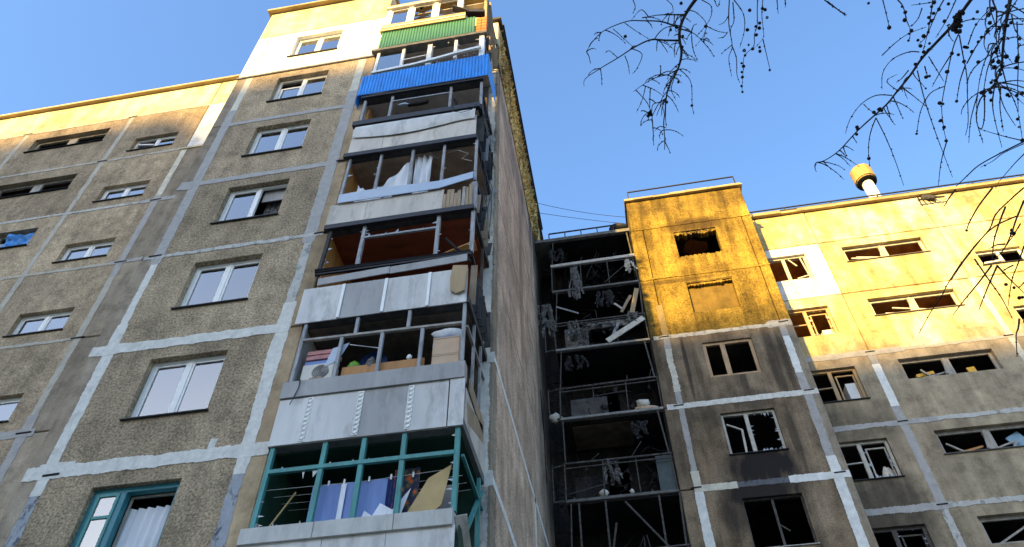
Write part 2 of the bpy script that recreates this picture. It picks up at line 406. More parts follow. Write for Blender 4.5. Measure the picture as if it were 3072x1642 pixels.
MB().box(-22.6, AX0-.11, YB-.1, 12, 27.032, 27.10).build('roof_slab', 'roof_felt', left)
# recess wall behind the balconies, corner strip and end wall
YR, XE = 1.55, -.67
for r in range(1, 10):
    z0 = zA + FL*(r-1); z1 = z0+FL
    panel(left, AX3, -1.02, z0, z1, YR, 'wall_taupe', (-3.55, -1.75, z0+.2, z0+2.25), name='balcony_wall')
    panel(left, -1.02, XE, z0, z1, YR, 'panel_pilaster', None, .3)
    room(left, AX3+.05, -1.1, z0+.05, z1-.1, YR+.302, 'room_dark', 3)
    for (ya, yb) in ((YR+.302, 6.9), (6.9, 11.2)):
        b = MB(); g = .012
        b.box(XE-.28, XE, ya+g, yb-g, z0+g, z1-g); b.build('wall_panel', 'panel_end', left)
panel(left, AX3, XE, zt, 27.2, YR, 'attic_cream', name='attic_panel')
MB().box(AX3+.07, XE+.10, YR-.12, 12, 27.21, 27.34).build('roof_slab', 'roof_felt', left)
# flaked attic wall on the gable: rough chips of render
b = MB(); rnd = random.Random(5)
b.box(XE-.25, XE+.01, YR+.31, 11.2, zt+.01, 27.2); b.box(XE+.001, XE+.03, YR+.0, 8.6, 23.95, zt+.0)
b.build('gable_attic', 'panel_end_attic_glow', left)
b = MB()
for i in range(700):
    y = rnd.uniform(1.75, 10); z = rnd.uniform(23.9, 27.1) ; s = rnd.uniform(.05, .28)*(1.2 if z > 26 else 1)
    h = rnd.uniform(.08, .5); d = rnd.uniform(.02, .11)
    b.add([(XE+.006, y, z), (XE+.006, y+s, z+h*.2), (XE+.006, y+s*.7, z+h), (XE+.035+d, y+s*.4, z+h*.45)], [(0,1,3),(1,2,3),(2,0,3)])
b.build('flaked_render', 'panel_end_attic_glow', left, kind='stuff')
MB().box(XE-.3, XE+.15, YR+.2, 11.2, 27.342, 27.44).build('gable_flashing', 'roof_felt', left)
# seals on section A
def zrow(r): return zA + FL*(r-1)
for x, nm in ((AX1, 1), (AX2, 2)):
    wd = .21 if nm == 1 else .24
    ribbon(left, (x, zrow(9)-.08), (x, zrow(8)+.8), 0, wd, 'seal_cream', .05)
    ribbon(left, (x, zrow(8)+.795), (x, zrow(6)-.25), 0, wd*1.25, 'seal_blue', .08, proud=.010)
    ribbon(left, (x, zrow(6)-.25), (x, zrow(5)+.1), 0, wd*.85, 'seal_white' if nm == 1 else 'seal_mottled', .14)
    ribbon(left, (x, zrow(5)), (x, zrow(4)+FL*.43 if nm == 1 else zrow(4)+FL*.4), 0, wd*.8, 'seal_mottled', .2)
    ribbon(left, (x, zrow(4)+FL*.42), (x, zrow(3)+FL*.84), 0, wd*1.05, 'seal_white', .1, proud=.010)
    ribbon(left, (x, zrow(4)+FL*1.25), (x, zrow(4)+FL*.40), 0, wd*1.15, 'seal_white', .1, proud=.008)
    ribbon(left, (x, zrow(3)+FL*.84), (x, zrow(1)), 0, wd*.9, 'seal_dark', .2)
ribbon(left, (AX1-.12, zrow(8)), (AX2+.1, zrow(8)), 0, .16, 'seal_blue', .1, proud=.012)
ribbon(left, (AX1-.42, zrow(7)), (AX2+.12, zrow(7)), 0, .19, 'seal_blue', .12, proud=.012)
ribbon(left, (AX1-.44, zrow(7)), (AX1-.05, zrow(7)-.05), 0, .34, 'seal_blue', .12, proud=.013)
ribbon(left, (AX1-.35, zrow(6)), (AX2+.3, zrow(6)), 0, .12, 'seal_mottled', .35, proud=.012)
ribbon(left, (AX1-.42, zrow(5)), (AX2+.14, zrow(5)), 0, .25, 'seal_white', .14, proud=.013)
ribbon(left, (AX1-.42, zrow(4)), (AX3-.02, zrow(4)), 0, .27, 'seal_white', .14, proud=.013)
ribbon(left, (AX1-.2, zrow(4)+.14), (AX1+.45, zrow(4)+.14), 0, .1, 'seal_white', .3, proud=.014)
ribbon(left, (-5.15, zrow(4)+.1), (-5.13, zrow(4)+.32), 0, .13, 'seal_white', .2, proud=.009)
for x, z in ((AX1-.08, zrow(6)+.04), (AX1+.1, zrow(4)-.06), (AX2+.24, zrow(6)+.02), (AX2+.26, zrow(7)+.04)): slot(left, x, z, 0)
# seals on section B
def zb(r): return zB + FL*(r-1)
for r in range(3, 11): ribbon(left, (BX[0], zb(r)), (BX[3]+.1, zb(r)), YB, .10, 'seal_pale' if r != 8 else 'seal_mottled', .3, proud=.012)
for x in BX[1:3]: ribbon(left, (x, 26.9), (x, zb(1)), YB, .16, 'seal_pale', .12)
x = BX[3]
ribbon(left, (x, zb(9)-.1), (x, zb(8)+.25), YB, .2, 'seal_cream', .12)
ribbon(left, (x, zb(8)+.25), (x, zb(7)-.6), YB, .2, 'seal_blue', .1, proud=.009)
ribbon(left, (x-.45, zb(8)), (x+.9, zb(8)+.02), YB, .16, 'seal_blue', .25, proud=.013)
ribbon(left, (x-.3, zb(7)), (x+.7, zb(7)+.02), YB, .14, 'seal_blue', .25, proud=.013)
ribbon(left, (x, zb(7)-.6), (x, zb(5)+.5), YB, .19, 'seal_pale', .12)
ribbon(left, (x, zb(5)+.5), (x, zb(1)), YB, .24, 'seal_blue', .15, proud=.009)
ribbon(left, (x-2.2, zb(5)), (x+.25, zb(5)), YB, .2, 'seal_blue', .15, proud=.013)
for x, r in ((BX[2], 9), (BX[2], 10), (BX[3], 8), (BX[3], 7), (BX[3], 6), (BX[3], 5), (BX[1], 10)): slot(left, x, zb(r), YB, .35)
MB().box(BX[3]-.16, BX[4], YB-.03, YB+.004, zb(9)-.06, zb(9)+.03).build('string_ledge', 'attic_cream', left)
# corner strip and gable seals
ribbon(left, (-.86, 24.5), (-.86, zrow(5)+1.2), YR, .24, 'seal_mottled', .2)
ribbon(left, (-.88, zrow(6)+1.), (-.88, zrow(4)+.1), YR, .26, 'seal_white', .12, proud=.008)
ribbon(left, (-.88, zrow(4)+.1), (-.88, zrow(1)), YR, .26, 'seal_mottled', .12, proud=.008)
for r in (4, 5): ribbon(left, (-1.0, zrow(r)), (XE+.01, zrow(r)), YR, .3, 'seal_white', .2, proud=.012)
ribbon(left, (-1.0, zrow(7)), (XE+.01, zrow(7)), YR, .16, 'seal_blue', .2, proud=.012)
for r in (3, 4, 5): ribbon(left, (YR, zrow(r)), (9.8, zrow(r)), -XE, .17, 'seal_bright', .14, plane='x', proud=.008)
ribbon(left, (6.9, zrow(5)+.1), (6.9, zrow(3)), -XE, .17, 'seal_bright', .15, plane='x', proud=.008)
ribbon(left, (8.3, zrow(9)+2.2), (8.3, zrow(8)+.2), -XE, .07, 'seal_cream', .2, plane='x', proud=.008)
for r in range(6, 10): ribbon(left, (YR+.3, zrow(r)), (10.5, zrow(r)), -XE, .05, 'panel_pilaster', .3, plane='x', proud=.004)
# the long crack and soot runs on the gable
MB().tube([(XE+.008, 8.9, 16.6), (XE+.008, 9.1, 15.6), (XE+.008, 9.3, 15.2), (XE+.008, 9.45, 13.6)], [.01,.035,.02,.012], 5).build('wall_crack', 'black_gap', left)

# windows on section A
WZ = (.97, 2.406)
def wA(r, **k): return window(left, WX0, WX1, zrow(r)+WZ[0], zrow(r)+WZ[1], 0, **k)
wA(9); wA(7); wA(5); wA(4); wA(2); wA(1)
w8 = wA(8, panes='og')
MB().add([(0,0,0)]*0, []) if False else None
# row 8: left sash tilted into the room
b = MB(); xa, xb, za, zb_ = WX0+.08, (WX0+WX1)/2-.05, zrow(8)+WZ[0]+.08, zrow(8)+WZ[1]-.35
rect_frame(b, xa, xb, za, zb_, .2, .24, .06); b.build('sash', 'frame_white', w8)
b = MB(); b.box(xa+.05, xb-.05, .216, .222, za+.05, zb_-.05); b.build('pane', 'glass', w8)
w6 = wA(6, panes='go')
MB().box((WX0+WX1)/2+.06, WX1-.07, .26, .29, zrow(6)+1.95, zrow(6)+2.34).build('blind_box', 'sheet_grey', w6)
for r, lab in ((9, 'sunlit white net curtain in the window of the white painted panel'), (8, 'white net curtain behind the tilted sash just below the white painted panel'),
               (7, 'white net curtain in the window two floors below the white painted panel'), (5, 'white net curtain in the window three floors above the teal wooden one'),
               (4, 'white net curtain in the big window directly above the teal wooden one')):
    z0 = zrow(r)
    curtain(WX0-.1, WX1+.1, z0+.8, z0+(2.2 if r == 4 else 1.75 if r in (7, 8) else 2.1), .34 if r != 8 else .42, 'cloth_white', lab, 'net curtains behind glass', 6)
curtain((WX0+WX1)/2+.1, WX1+.1, zrow(6)+.8, zrow(6)+2.2, .42, 'ash_shred', 'grey patterned curtain in the window with the missing right pane', None, 6, .04)
# row 3: teal wooden casement, right half open
z0 = zrow(3); b = MB(); za, zc = z0+WZ[0]-.12, z0+WZ[1]
rect_frame(b, WX0+.002, WX1-.002, za, zc-.002, .10, .22, .09)
xm = WX0+.55; b.box(xm-.05, xm+.05, .098, .222, za+.091, zc-.093)
w3 = b.build('window', 'frame_teal', left)
b = MB(); rect_frame(b, WX0+.095, xm-.055, za+.1, zc-.1, .08, .13, .05); b.box(WX0+.15, xm-.1, .082, .128, zc-.55, zc-.50); b.build('sash', 'frame_turq', w3)
b = MB(); b.box(WX0+.14, xm-.1, .10, .106, za+.15, zc-.56); b.build('pane', 'glass', w3)
b = MB(); b.box(WX0+.14, xm-.1, .10, .106, zc-.49, zc-.15); b.build('pane', 'glass', w3)
curtain(WX0+.12, xm-.05, za, zc-.1, .25, 'cloth_white', 'white curtain behind the narrow teal casement', None, 3, .02)
curtain(xm-.02, WX1+.05, za-.1, zc-.28, .33, 'cloth_white', 'long white curtain hanging in the open half of the teal window', None, 7, .05)
b = MB(); rect_frame(b, xm+.06, WX1-.1, za+.1, zc-.1, .24, .27, .035); b.build('inner_frame', 'frame_old', w3)
# windows on section B
for r in range(3, 10):
    z0 = zb(r)
    window(left, -13.196, -11.644, z0+.40, z0+1.20, YB, rec=.13, t=.07, sillw=.05, panes='og' if r == 9 else 'gg')
    if r == 9:
        b = MB(); b.bar((-13.1, YB+.14, z0+.95), (-12.5, YB+.14, z0+.82), .05); b.bar((-13.1, YB+.14, z0+.5), (-12.5, YB+.14, z0+.5), .05); b.build('loose_sash', 'frame_white', left)
    window(left, -17.443, -14.571, z0+1.457, z0+2.29, YB, 'frame_old', rec=.16, t=.09, tm=.32, panes='oo', sash=False, sillw=.06, sillmat='black_gap')
for r, lab in ((8, 'one floor below the blown-open sash'), (7, 'two floors below the blown-open sash'), (6, 'three floors below the blown-open sash'), (5, 'four floors below the blown-open sash')):
    curtain(-13.2, -11.6, zb(r)+.3, zb(r)+1.25, YB+.34, 'cloth_white', 'white curtain in the low wide window ' + lab, 'curtains in the low windows', 5, .02)
b = MB(); rnd = random.Random(2); v = []; f = []
for j in range(7):
    for i in range(9):
        v.append((-15.6+i*.13+rnd.uniform(-.03,.03), YB+.1+rnd.uniform(-.06,.06)-.05*math.sin(i), zb(7)+2.2-j*.11-.04*i*(j/6)))
for j in range(6):
    for i in range(8): k = j*9+i; f.append((k, k+9, k+10, k+1))
b.add(v, f).build('tarpaulin', 'cloth_azure'); tag(bpy.data.objects['tarpaulin'], 'bright blue tarpaulin bundled in the wide dark window', 'tarpaulin')
MB().box(-16.2, -15.55, YB+.1, YB+.13, zb(7)+1.48, zb(7)+1.85).build('board', 'ply_grey'); tag(bpy.data.objects['board'], 'pale board leaning beside the blue tarpaulin', 'board')

# ------------------------------------------------------------------ balconies of the left block
BL, BRX, BF = -4.02, -.83, -.12
def balcony(r, edge='slab_edge', front=BF):
    z = zrow(r)
    return MB().box(BL-.02, BRX+.02, front-.015, YR-.003, z-.10, z+.06).build('balcony', edge, left)
def lining(par, r, side, back, ceil):
    z0, z1 = zrow(r)+.07, zrow(r+1)-.11
    MB().box(BL+.005, BL+.03, .02, YR-.035, z0, z1).build('lining', side, par)
    MB().box(BL+.031, -3.1, YR-.03, YR-.004, z0, z1).build('lining', back, par)
    MB().box(-1.78, -.95, YR-.03, YR-.004, z0, z1).build('lining', back, par)
    MB().box(BL+.035, BRX-.05, .05, YR-.035, z1-.025, z1).build('ceiling', ceil, par)
def sheets(par, xs, z0, z1, mats, y=BF-.03, name='parapet_panel', jit=.008):
    for a, c, m in zip(xs[:-1], xs[1:], mats):
        d = random.uniform(0, jit)
        MB().box(a+.004, c-.004, y-d, y+.022-d, z0+random.uniform(-jit, jit), z1+random.uniform(-jit, jit)).build(name, m, par)
def posts(par, xs, z0, z1, mat, wd=.055, y=BF, name='post'):
    for x in xs: MB().box(x-wd/2, x+wd/2, y-.001, y+wd, z0, z1).build(name, mat, par)
def side(par, r, mat, z0, z1, xs=BRX):   # right-hand parapet sheet
    MB().box(xs-.005, xs+.018, BF+.08, YR-.01, z0, z1).build('side_panel', mat, par)
def lump(name, mat, c, s, seed, label, cat, parent=None, group=None, n=10):
    """an irregular lump: a noisy low sphere"""
    rn = random.Random(seed); b = MB(); v = []; f = []; m = 6
    for j in range(m+1):
        for i in range(n):
            a = 2*math.pi*i/n; t = math.pi*j/m; q = 1+rn.uniform(-.22, .22)
            v.append((c[0]+s[0]*q*math.sin(t)*math.cos(a), c[1]+s[1]*q*math.sin(t)*math.sin(a), c[2]+s[2]*(1+.2*rn.uniform(-1,1))*math.cos(t)))
    for j in range(m):
        for i in range(n): f.append((j*n+i, (j+1)*n+i, (j+1)*n+(i+1) % n, j*n+(i+1) % n))
    o = b.add(v, f).build(name, mat, parent, True); return tag(o, label, cat, group) if label else o

# floor 1, 2 (below the picture) and 3
for r in (1, 2):
    p = balcony(r, 'slab_grey'); sheets(p, (BL, -2.9, -1.9, BRX), zrow(r)-.06, zrow(r)+1.0, ('sheet_white',)*3); posts(p, (BL+.04, -2.4, BRX-.03), zrow(r)+1.0, zrow(r+1)-.1, 'metal_post')
    side(p, r, 'sheet_white', zrow(r)-.05, zrow(r)+1)
p3 = balcony(3, 'slab_grey'); z = zrow(3)
sheets(p3, (BL-.03, -2.8, -1.85, BRX-.02), z-.08, z+1.0, ('sheet_white', 'sheet_white', 'sheet_white'))
MB().box(BL-.06, BRX-.06, BF-.08, BF+.16, z+.99, z+1.24).build('parapet_cap', 'cap_concrete', p3)
for x in (-2.95, -1.75): MB().box(x-.006, x+.006, BF-.083, BF-.078, z+.992, z+1.238).build('cap_joint', 'slab_grey', p3)
posts(p3, (BL+.06, -3.07, -2.42, -1.76, BRX-.07), z+1.24, zrow(4)-.1, 'frame_turq', .075)
MB().box(BL+.1, BRX-.1, BF-.012, BF+.05, z+2.21, z+2.28).build('transom', 'frame_turq', p3)
MB().bar((BRX, .25, z+1.0), (BRX, 1.45, z+2.5), .06).build('side_brace', 'frame_turq', p3)
MB().bar((BRX, 1.2, z+.7), (BRX, 1.2, z+2.6), .06).build('side_post', 'frame_turq', p3)
MB().bar((BRX, .0, z+2.25), (BRX, 1.5, z+2.2), .05).build('side_rail', 'frame_turq', p3)
side(p3, 3, 'green_dark', z, z+1.05)
MB().bar((BRX+.03, -.05, z+1.2), (BRX+.02, 1.1, z+.1), .18, .03, .3).build('torn_board', 'sheet_cream', p3)
lining(p3, 3, 'green_dark', 'green_dark', 'green_dark')
b = MB(); rnd = random.Random(11); shards(b, BL+.1, BRX-.1, z+2.28, z+2.68, BF+.02, 6, .12, rnd); shards(b, BL+.1, BRX-.1, z+1.24, z+2.2, BF+.02, 14, .2, rnd); b.build('broken_pane', 'glass_shard', p3, kind='stuff')
# laundry and boards on floor 3
def hanging(name, x0, x1, z0, z1, y, mat, label, cat='cloth', folds=3, amp=.02, hem=0): return curtain(x0, x1, z0, z1, y, mat, label, None, folds, amp, hem, name)
for o, c in ((hanging('laundry_sheet', -3.2, -2.0, z+.9, z+2.0, .04, 'cloth_blue', 'light blue striped sheet drying on the turquoise-framed balcony'), 'laundry'),
             (hanging('laundry_cloth', -2.02, -1.86, z+1.0, z+2.05, .06, 'cloth_navy', 'navy cloth hanging between the blue sheet and the orange flowered cloth'), 'laundry'),
             (hanging('laundry_cloth', -1.9, -1.5, z+.95, z+2.15, .05, 'cloth_flower', 'orange flowered cloth hanging on the turquoise-framed balcony', hem=.1), 'laundry')): o['category'] = c
MB().box(-2.72, -2.64, .005, .012, z+.9, z+1.97).build('stripe', 'cloth_white', bpy.data.objects['laundry_sheet'])
b = MB()
for k in range(4): b.tube([(BL+.03, .04+.3*k, z+2.02+.06*k), (-2.4, .04+.3*k, z+2.0+.06*k), (-.9, .04+.3*k, z+2.06+.06*k)], .004, 4)
cl = b.build('clothesline', 'frame_white'); tag(cl, 'four thin white clotheslines strung under the balcony ceiling', 'clothesline')
for i, (x, y) in enumerate(((-2.95, .04), (-2.7, .04), (-2.3, .04), (-1.95, .04), (-1.6, .04))):
    o = MB().box(x-.012, x+.012, y-.012, y+.012, z+1.98, z+2.07).build('clothespin', 'frame_white'); tag(o, 'small white clothespin on the balcony clothesline', 'clothespin', 'clothespins on the line')
b = MB(); b.poly([(-1.72, z+1.2), (-1.42, z+1.18), (-1.12, z+1.45), (-1.0, z+2.12), (-1.35, z+1.92)], .02, .035); tag(b.build('plywood_board', 'ply_yellow'), 'yellow plywood board leaning in the turquoise balcony frame', 'board')
b = MB(); b.poly([(-1.3, z+1.1), (-.98, z+1.1), (-.95, z+1.95), (-1.28, z+1.93)], .3, .33); tag(b.build('panel_board', 'ply_grey'), 'grey board standing behind the yellow plywood', 'board')
MB().box(-1.4, -1.05, .0, .1, z+1.18, z+1.28).build('plank', 'cardboard'); tag(bpy.data.objects['plank'], 'short pinkish plank on the parapet cap below the grey board', 'plank')
b = MB(); b.poly([(-2.35, z+1.2), (-1.75, z+1.2), (-1.6, z+1.75), (-1.85, z+1.42), (-2.05, z+1.55), (-2.15, z+1.35), (-2.28, z+1.45)], -.02, -.01); tag(b.build('torn_sheet', 'cloth_white'), 'torn white sheet lying jagged on the parapet below the flowered cloth', 'cloth')
MB().bar((BL+.15, .05, z+1.2), (BL+.42, .3, z+2.1), .022).build('rod', 'ply_yellow'); tag(bpy.data.objects['rod'], 'thin yellowish rod leaning at the green balcony side', 'rod')
lump('rag', 'ash_shred', (-3.6, .05, z+1.27), (.25, .1, .05), 3, 'grey rag lying at the left end of the turquoise balcony', 'rag')

# floor 4
p4 = balcony(4, 'slab_grey'); z = zrow(4); xs = (BL-.02, -3.48, -2.59, -1.72, -1.08)
sheets(p4, xs, z-.08, z+.86, ('sheet_white', 'sheet_white', 'sheet_grey', 'sheet_white'))
MB().box(-1.06, BRX+.02, BF-.045, BF-.01, z-.09, z+.87).build('corner_plate', 'sheet_white', p4)
MB().box(BL-.03, BRX+.01, BF-.07, BF+.12, z+.87, z+1.22).build('parapet_cap', 'sheet_grey', p4)
for x in xs[1:4]:
    b = MB(); n = 9
    for k in range(n):
        zc = z-.03 + (k+.5)*.85/n
        b.tube([(x+.045*math.cos(a), BF-.046, zc+.042*math.sin(a)) for a in [i*math.pi/4 for i in range(9)]], .011, 4)
    b.box(x-.05, x+.05, BF-.042, BF-.034, z-.05, z+.84); b.build('perforated_strip', 'frame_white', p4)
posts(p4, (BL+.06, BRX-.07), z+1.22, zrow(5)-.1, 'metal_post', .06)
posts(p4, (-3.18, -2.41, -1.66), z+1.22, z+2.22, 'metal_post', .06)
posts(p4, (-2.94, -1.94), z+2.27, zrow(5)-.1, 'metal_post', .06)
MB().bar((BL+.08, BF+.02, z+2.27), (BRX-.1, BF+.02, z+2.21), .05, .06).build('transom', 'frame_old', p4)
MB().bar((BRX-.03, BF+.1, z+2.2), (BRX-.03, YR-.05, z+2.2), .05).build('side_rail', 'frame_old', p4)
for y in (.5, 1.1): MB().bar((BRX-.02, y, z+1.2), (BRX-.02, y, zrow(5)-.1), .05).build('side_post', 'metal_post', p4)
MB().bar((BRX+.01, .1, z+.35), (BRX+.01, 1.35, z+.8), .35, .02, 0).build('side_board', 'wood_plank', p4)
MB().bar((BRX+.01, .2, z+1.0), (BRX+.01, 1.4, z+.95), .3, .02, 0).build('side_board', 'wood_plank', p4)
side(p4, 4, 'sheet_cream', z-.05, z+.75)
lining(p4, 4, 'sheet_grey', 'room_dark', 'room_dark')
# things standing on the floor-4 balcony
ac = empty('air_conditioner', (-3.55, .05, z+1.24), 'cream outdoor air conditioner unit with a round fan grille on the balcony', 'air conditioner')
MB().box(-3.85, -3.27, -.02, .22, z+1.32, z+1.72).build('casing', 'ac_cream', ac)
b = MB(); n = 20; ring = [(-3.50+.16*math.cos(2*math.pi*k/n), z+1.53+.16*math.sin(2*math.pi*k/n)) for k in range(n)]; b.poly(ring, -.028, -.02); gr = b.build('fan_grille', 'ac_dark', ac)
b = MB()
for k in range(5): b.tube([(-3.50+(.03+.03*k)*math.cos(2*math.pi*i/14), -.032, z+1.53+(.03+.03*k)*math.sin(2*math.pi*i/14)) for i in range(15)], .004, 4)
b.build('grille_rings', 'ac_cream', gr)
lump('rag_bundle', 'wood_plank', (-3.5, -.06, z+1.27), (.17, .08, .10), 8, 'brown rag bundle on the ledge below the air conditioner', 'rag')
lump('plaster_dust_heap', 'cloth_white', (-3.75, -.08, z+1.24), (.16, .06, .06), 9, 'small white dust heap at the left end of the metal ledge', 'debris')
MB().tube([(-3.74, -.2, z+1.23), (-3.73, -.21, z+1.05), (-3.78, -.2, z+.85), (-3.82, -.2, z+.7)], .008, 5).build('cable_end', 'cable_black'); tag(bpy.data.objects['cable_end'], 'short black cable end dangling over the metal ledge', 'cable')
for i, (zz, lab) in enumerate(((z+1.2, 'lower pinkish cardboard box of the stack on the balcony'), (z+1.61, 'upper pinkish cardboard box of the stack on the balcony'))):
    bx = empty('cardboard_box', (-1.22, .12, zz), lab, 'box', 'stacked cardboard boxes')
    MB().box(-1.47, -.99, .0, .4, zz, zz+.40).build('carton', 'cardboard', bx)
    MB().box(-1.47, -.99, -.003, .0, zz+.36, zz+.375).build('lid_edge', 'wood_plank', bx)
lump('plastic_bag', 'cloth_blue', (-1.3, .25, z+2.08), (.3, .15, .06), 4, 'blue plastic bag lying flat on the cardboard boxes', 'bag')
lump('wrapped_bundle', 'cloth_white', (-1.3, .3, z+2.32), (.3, .15, .14), 5, 'clear plastic wrapped bundle near the balcony ceiling', 'bag')
for i, (m, dz, lab) in enumerate((('cloth_blue', 1.74, 'blue folded blanket directly on the air conditioner'), ('cloth_pink', 1.88, 'pink folded blanket in the pile over the air conditioner'), ('cloth_pink', 2.0, 'topmost pink blanket under the balcony crossbar'))):
    o = MB().box(-3.85, -3.35+.03*i, .02, .3, z+dz, z+dz+.09).build('folded_blanket', m); tag(o, lab, 'blanket')
b = MB(); b.poly([(-3.45, z+1.62), (-3.2, z+1.75), (-3.05, z+2.15), (-3.35, z+2.05)], -.03, -.02); tag(b.build('glass_fragment', 'sheet_sky'), 'pale blue pane fragment stuck beside the blankets', 'pane')
MB().box(-3.1, -1.6, -.02, .02, z+1.2, z+1.56).build('wooden_chest', 'wood_orange'); tag(bpy.data.objects['wooden_chest'], 'wide brown wooden board between the posts of the cluttered balcony', 'board')
def basin(name, c, rad, h, mat, label):
    b = MB(); pr = [(rad, 0), (rad*1.05, h*.3), (rad*.8, h*.7), (rad*.3, h)]; n = 16; v = []; f = []
    for q, hh in pr:
        for k in range(n): v.append((c[0]+q*math.cos(2*math.pi*k/n), c[1]+hh, c[2]+q*math.sin(2*math.pi*k/n)))
    for j in range(3):
        for k in range(n): f.append((j*n+k, j*n+(k+1) % n, (j+1)*n+(k+1) % n, (j+1)*n+k))
    f.append(tuple(range(3*n, 4*n))); o = b.add(v, f).build(name, mat, None, True); return tag(o, label, 'basin')
basin('basin', (-2.62, .15, z+1.75), .26, .2, 'basin_blue', 'dark blue basin hanging behind the balcony posts')
lump('bucket', 'plastic_green', (-2.95, .12, z+1.62), (.13, .12, .15), 6, 'green bucket half hidden behind the balcony post', 'bucket')
lump('jar', 'ash_shred', (-2.6, .06, z+1.6), (.09, .1, .2), 7, 'grey round jar in front of the dark blue basin', 'jar')
MB().bar((-3.1, .1, z+2.22), (-2.45, .1, z+2.02), .012).build('wire_rod', 'frame_white'); tag(bpy.data.objects['wire_rod'], 'thin pale rod hanging slanted below the crossbar', 'rod')
lump('hook_ring', 'frame_white', (-1.92, .1, z+1.72), (.05, .03, .06), 2, 'small white hook above the brown board', 'hook')

# floor 5
p5 = balcony(5, 'slab_edge'); z = zrow(5); xs = (BL-.16, -3.34, -2.48, -1.61, -.86)
sheets(p5, xs, z-.1, z+.84, ('sheet_white', 'sheet_grey', 'sheet_white', 'sheet_white'))
for x in xs[1:4]: MB().box(x-.03, x+.03, BF-.056, BF-.046, z-.09, z+.83).build('cover_strip', 'frame_white', p5)
b = MB(); b.poly([(-1.17, z+.2), (-1.05, z+.10), (-.9, z+.16), (-.86, z+.85), (-1.15, z+.9), (-1.19, z+.55)], BF-.09, BF-.062); b.build('torn_panel', 'wood_board', p5)
MB().bar((BL+.1, BF-.05, z+.99), (-2.45, BF-.06, z+1.06), .2, .02, 0).build('cap_sheet', 'sheet_grey', p5)
MB().bar((-2.44, BF-.05, z+1.05), (BRX-.05, BF-.08, z+1.09), .2, .02, 0).build('cap_sheet', 'sheet_grey', p5)
for k in range(3): MB().bar((BL-.02, BF-.02-.02*k, z+1.27+.04*k), (BRX, BF-.02, z+1.26+.045*k), .06, .05, k*.4).build('rail', 'rail_dark', p5)
posts(p5, (-3.2, -1.57, BRX), z+1.35, zrow(6)-.1, 'metal_post', .075)
MB().bar((BL+.02, BF+.02, z+1.3), (BL+.06, BF+.02, zrow(6)-.1), .07).build('post', 'slab_edge', p5)
MB().bar((-3.17, BF+.02, z+2.3), (-1.58, BF+.02, z+2.29), .05).build('transom', 'metal_post', p5)
b = MB(); rnd = random.Random(21); shards(b, -3.16, -1.6, z+2.33, z+2.65, BF+.02, 8, .2, rnd); shards(b, BL+.1, -3.2, z+1.35, z+2.6, BF+.02, 12, .16, rnd); shards(b, -1.55, BRX, z+1.35, z+2.6, BF+.02, 10, .15, rnd); b.build('broken_pane', 'glass_shard', p5, kind='stuff')
lining(p5, 5, 'wood_orange', 'wood_red', 'wood_red')
MB().box(-3.1, -1.78, YR-.03, YR-.004, z+.07, z+2.68).build('lining', 'wood_red', p5)
MB().bar((-1.5, .25, z+1.7), (-.85, .35, z+2.1), .05, .22, .2).build('beam', 'wood_orange'); tag(bpy.data.objects['beam'], 'reddish wooden beam fallen across the dark red balcony', 'beam')
MB().bar((-1.45, .1, z+2.15), (-.88, .2, z+1.4), .045).build('charred_bar', 'char'); tag(bpy.data.objects['charred_bar'], 'black charred bar leaning across the dark red balcony opening', 'bar')
for k in range(7):
    y = .1 + k*.2; a = random.uniform(-.2, .2)
    MB().bar((BRX+.01+.01*k, y, z+.05), (BRX+.02, y+a, z+random.uniform(.8, 1.25)), .13, .02, 0).build('side_plank', random.choice(('char', 'wood_plank', 'slab_edge')), p5)
MB().bar((BRX, -.05, z+1.3), (BRX, 1.5, z+1.1), .06).build('side_rail', 'rail_dark', p5)
MB().bar((BRX, .9, z+1.1), (BRX, .9, z+2.6), .05).build('side_post', 'slab_edge', p5)

# floor 6
p6 = balcony(6, 'slab_edge'); z = zrow(6)
sheets(p6, (BL-.1, -3.24, -1.5), z+.03, z+.78, ('sheet_cream', 'sheet_cream'))
for k in range(8):
    x = -1.48 + k*.085; MB().bar((x, BF-.03, z+.03), (x+random.uniform(-.02,.02), BF-.03, z+random.uniform(.5, .85)), .075, .02, 0).build('plank', random.choice(('wood_plank', 'wood_plank', 'frame_old')), p6)
b = MB(); v = []; n = 16
for i in range(n+1):
    s = i/n; x = BL+.08+(BRX-.02-BL-.08)*s; lift = .10*max(0, s-.75)/.25
    v += [(x, BF-.09, z+.76+lift*2.1), (x, BF-.10-.02*math.sin(s*6), z+1.06+lift*1.4)]
b.add(v, [(2*i, 2*i+2, 2*i+3, 2*i+1) for i in range(n)]); b.add([(p[0], p[1]+.02, p[2]) for p in v], [(2*i+1, 2*i+3, 2*i+2, 2*i) for i in range(n)]); b.build('cap_sheet', 'sheet_sky', p6)
MB().bar((BL-.08, BF-.03, z-.05), (BRX+.02, BF-.03, z-.05), .14, .1).build('edge_beam', 'rail_dark', p6)
posts(p6, (BL+.06, -3.17, -2.38, -1.61, BRX), z+1.0, zrow(7)-.12, 'metal_post', .06)
MB().bar((BRX, BF+.02, z+.9), (BRX, BF+.06, z-.0), .12, .1).build('post_stub', 'metal_post', p6)
lining(p6, 6, 'wood_orange', 'wall_umber', 'wall_umber')
b = MB(); rnd = random.Random(31); shards(b, -1.6, BRX, z+1.05, z+2.6, BF+.02, 14, .18, rnd); shards(b, BL+.1, -3.2, z+1.05, z+2.6, BF+.02, 8, .2, rnd); b.build('broken_pane', 'glass_shard', p6, kind='stuff')
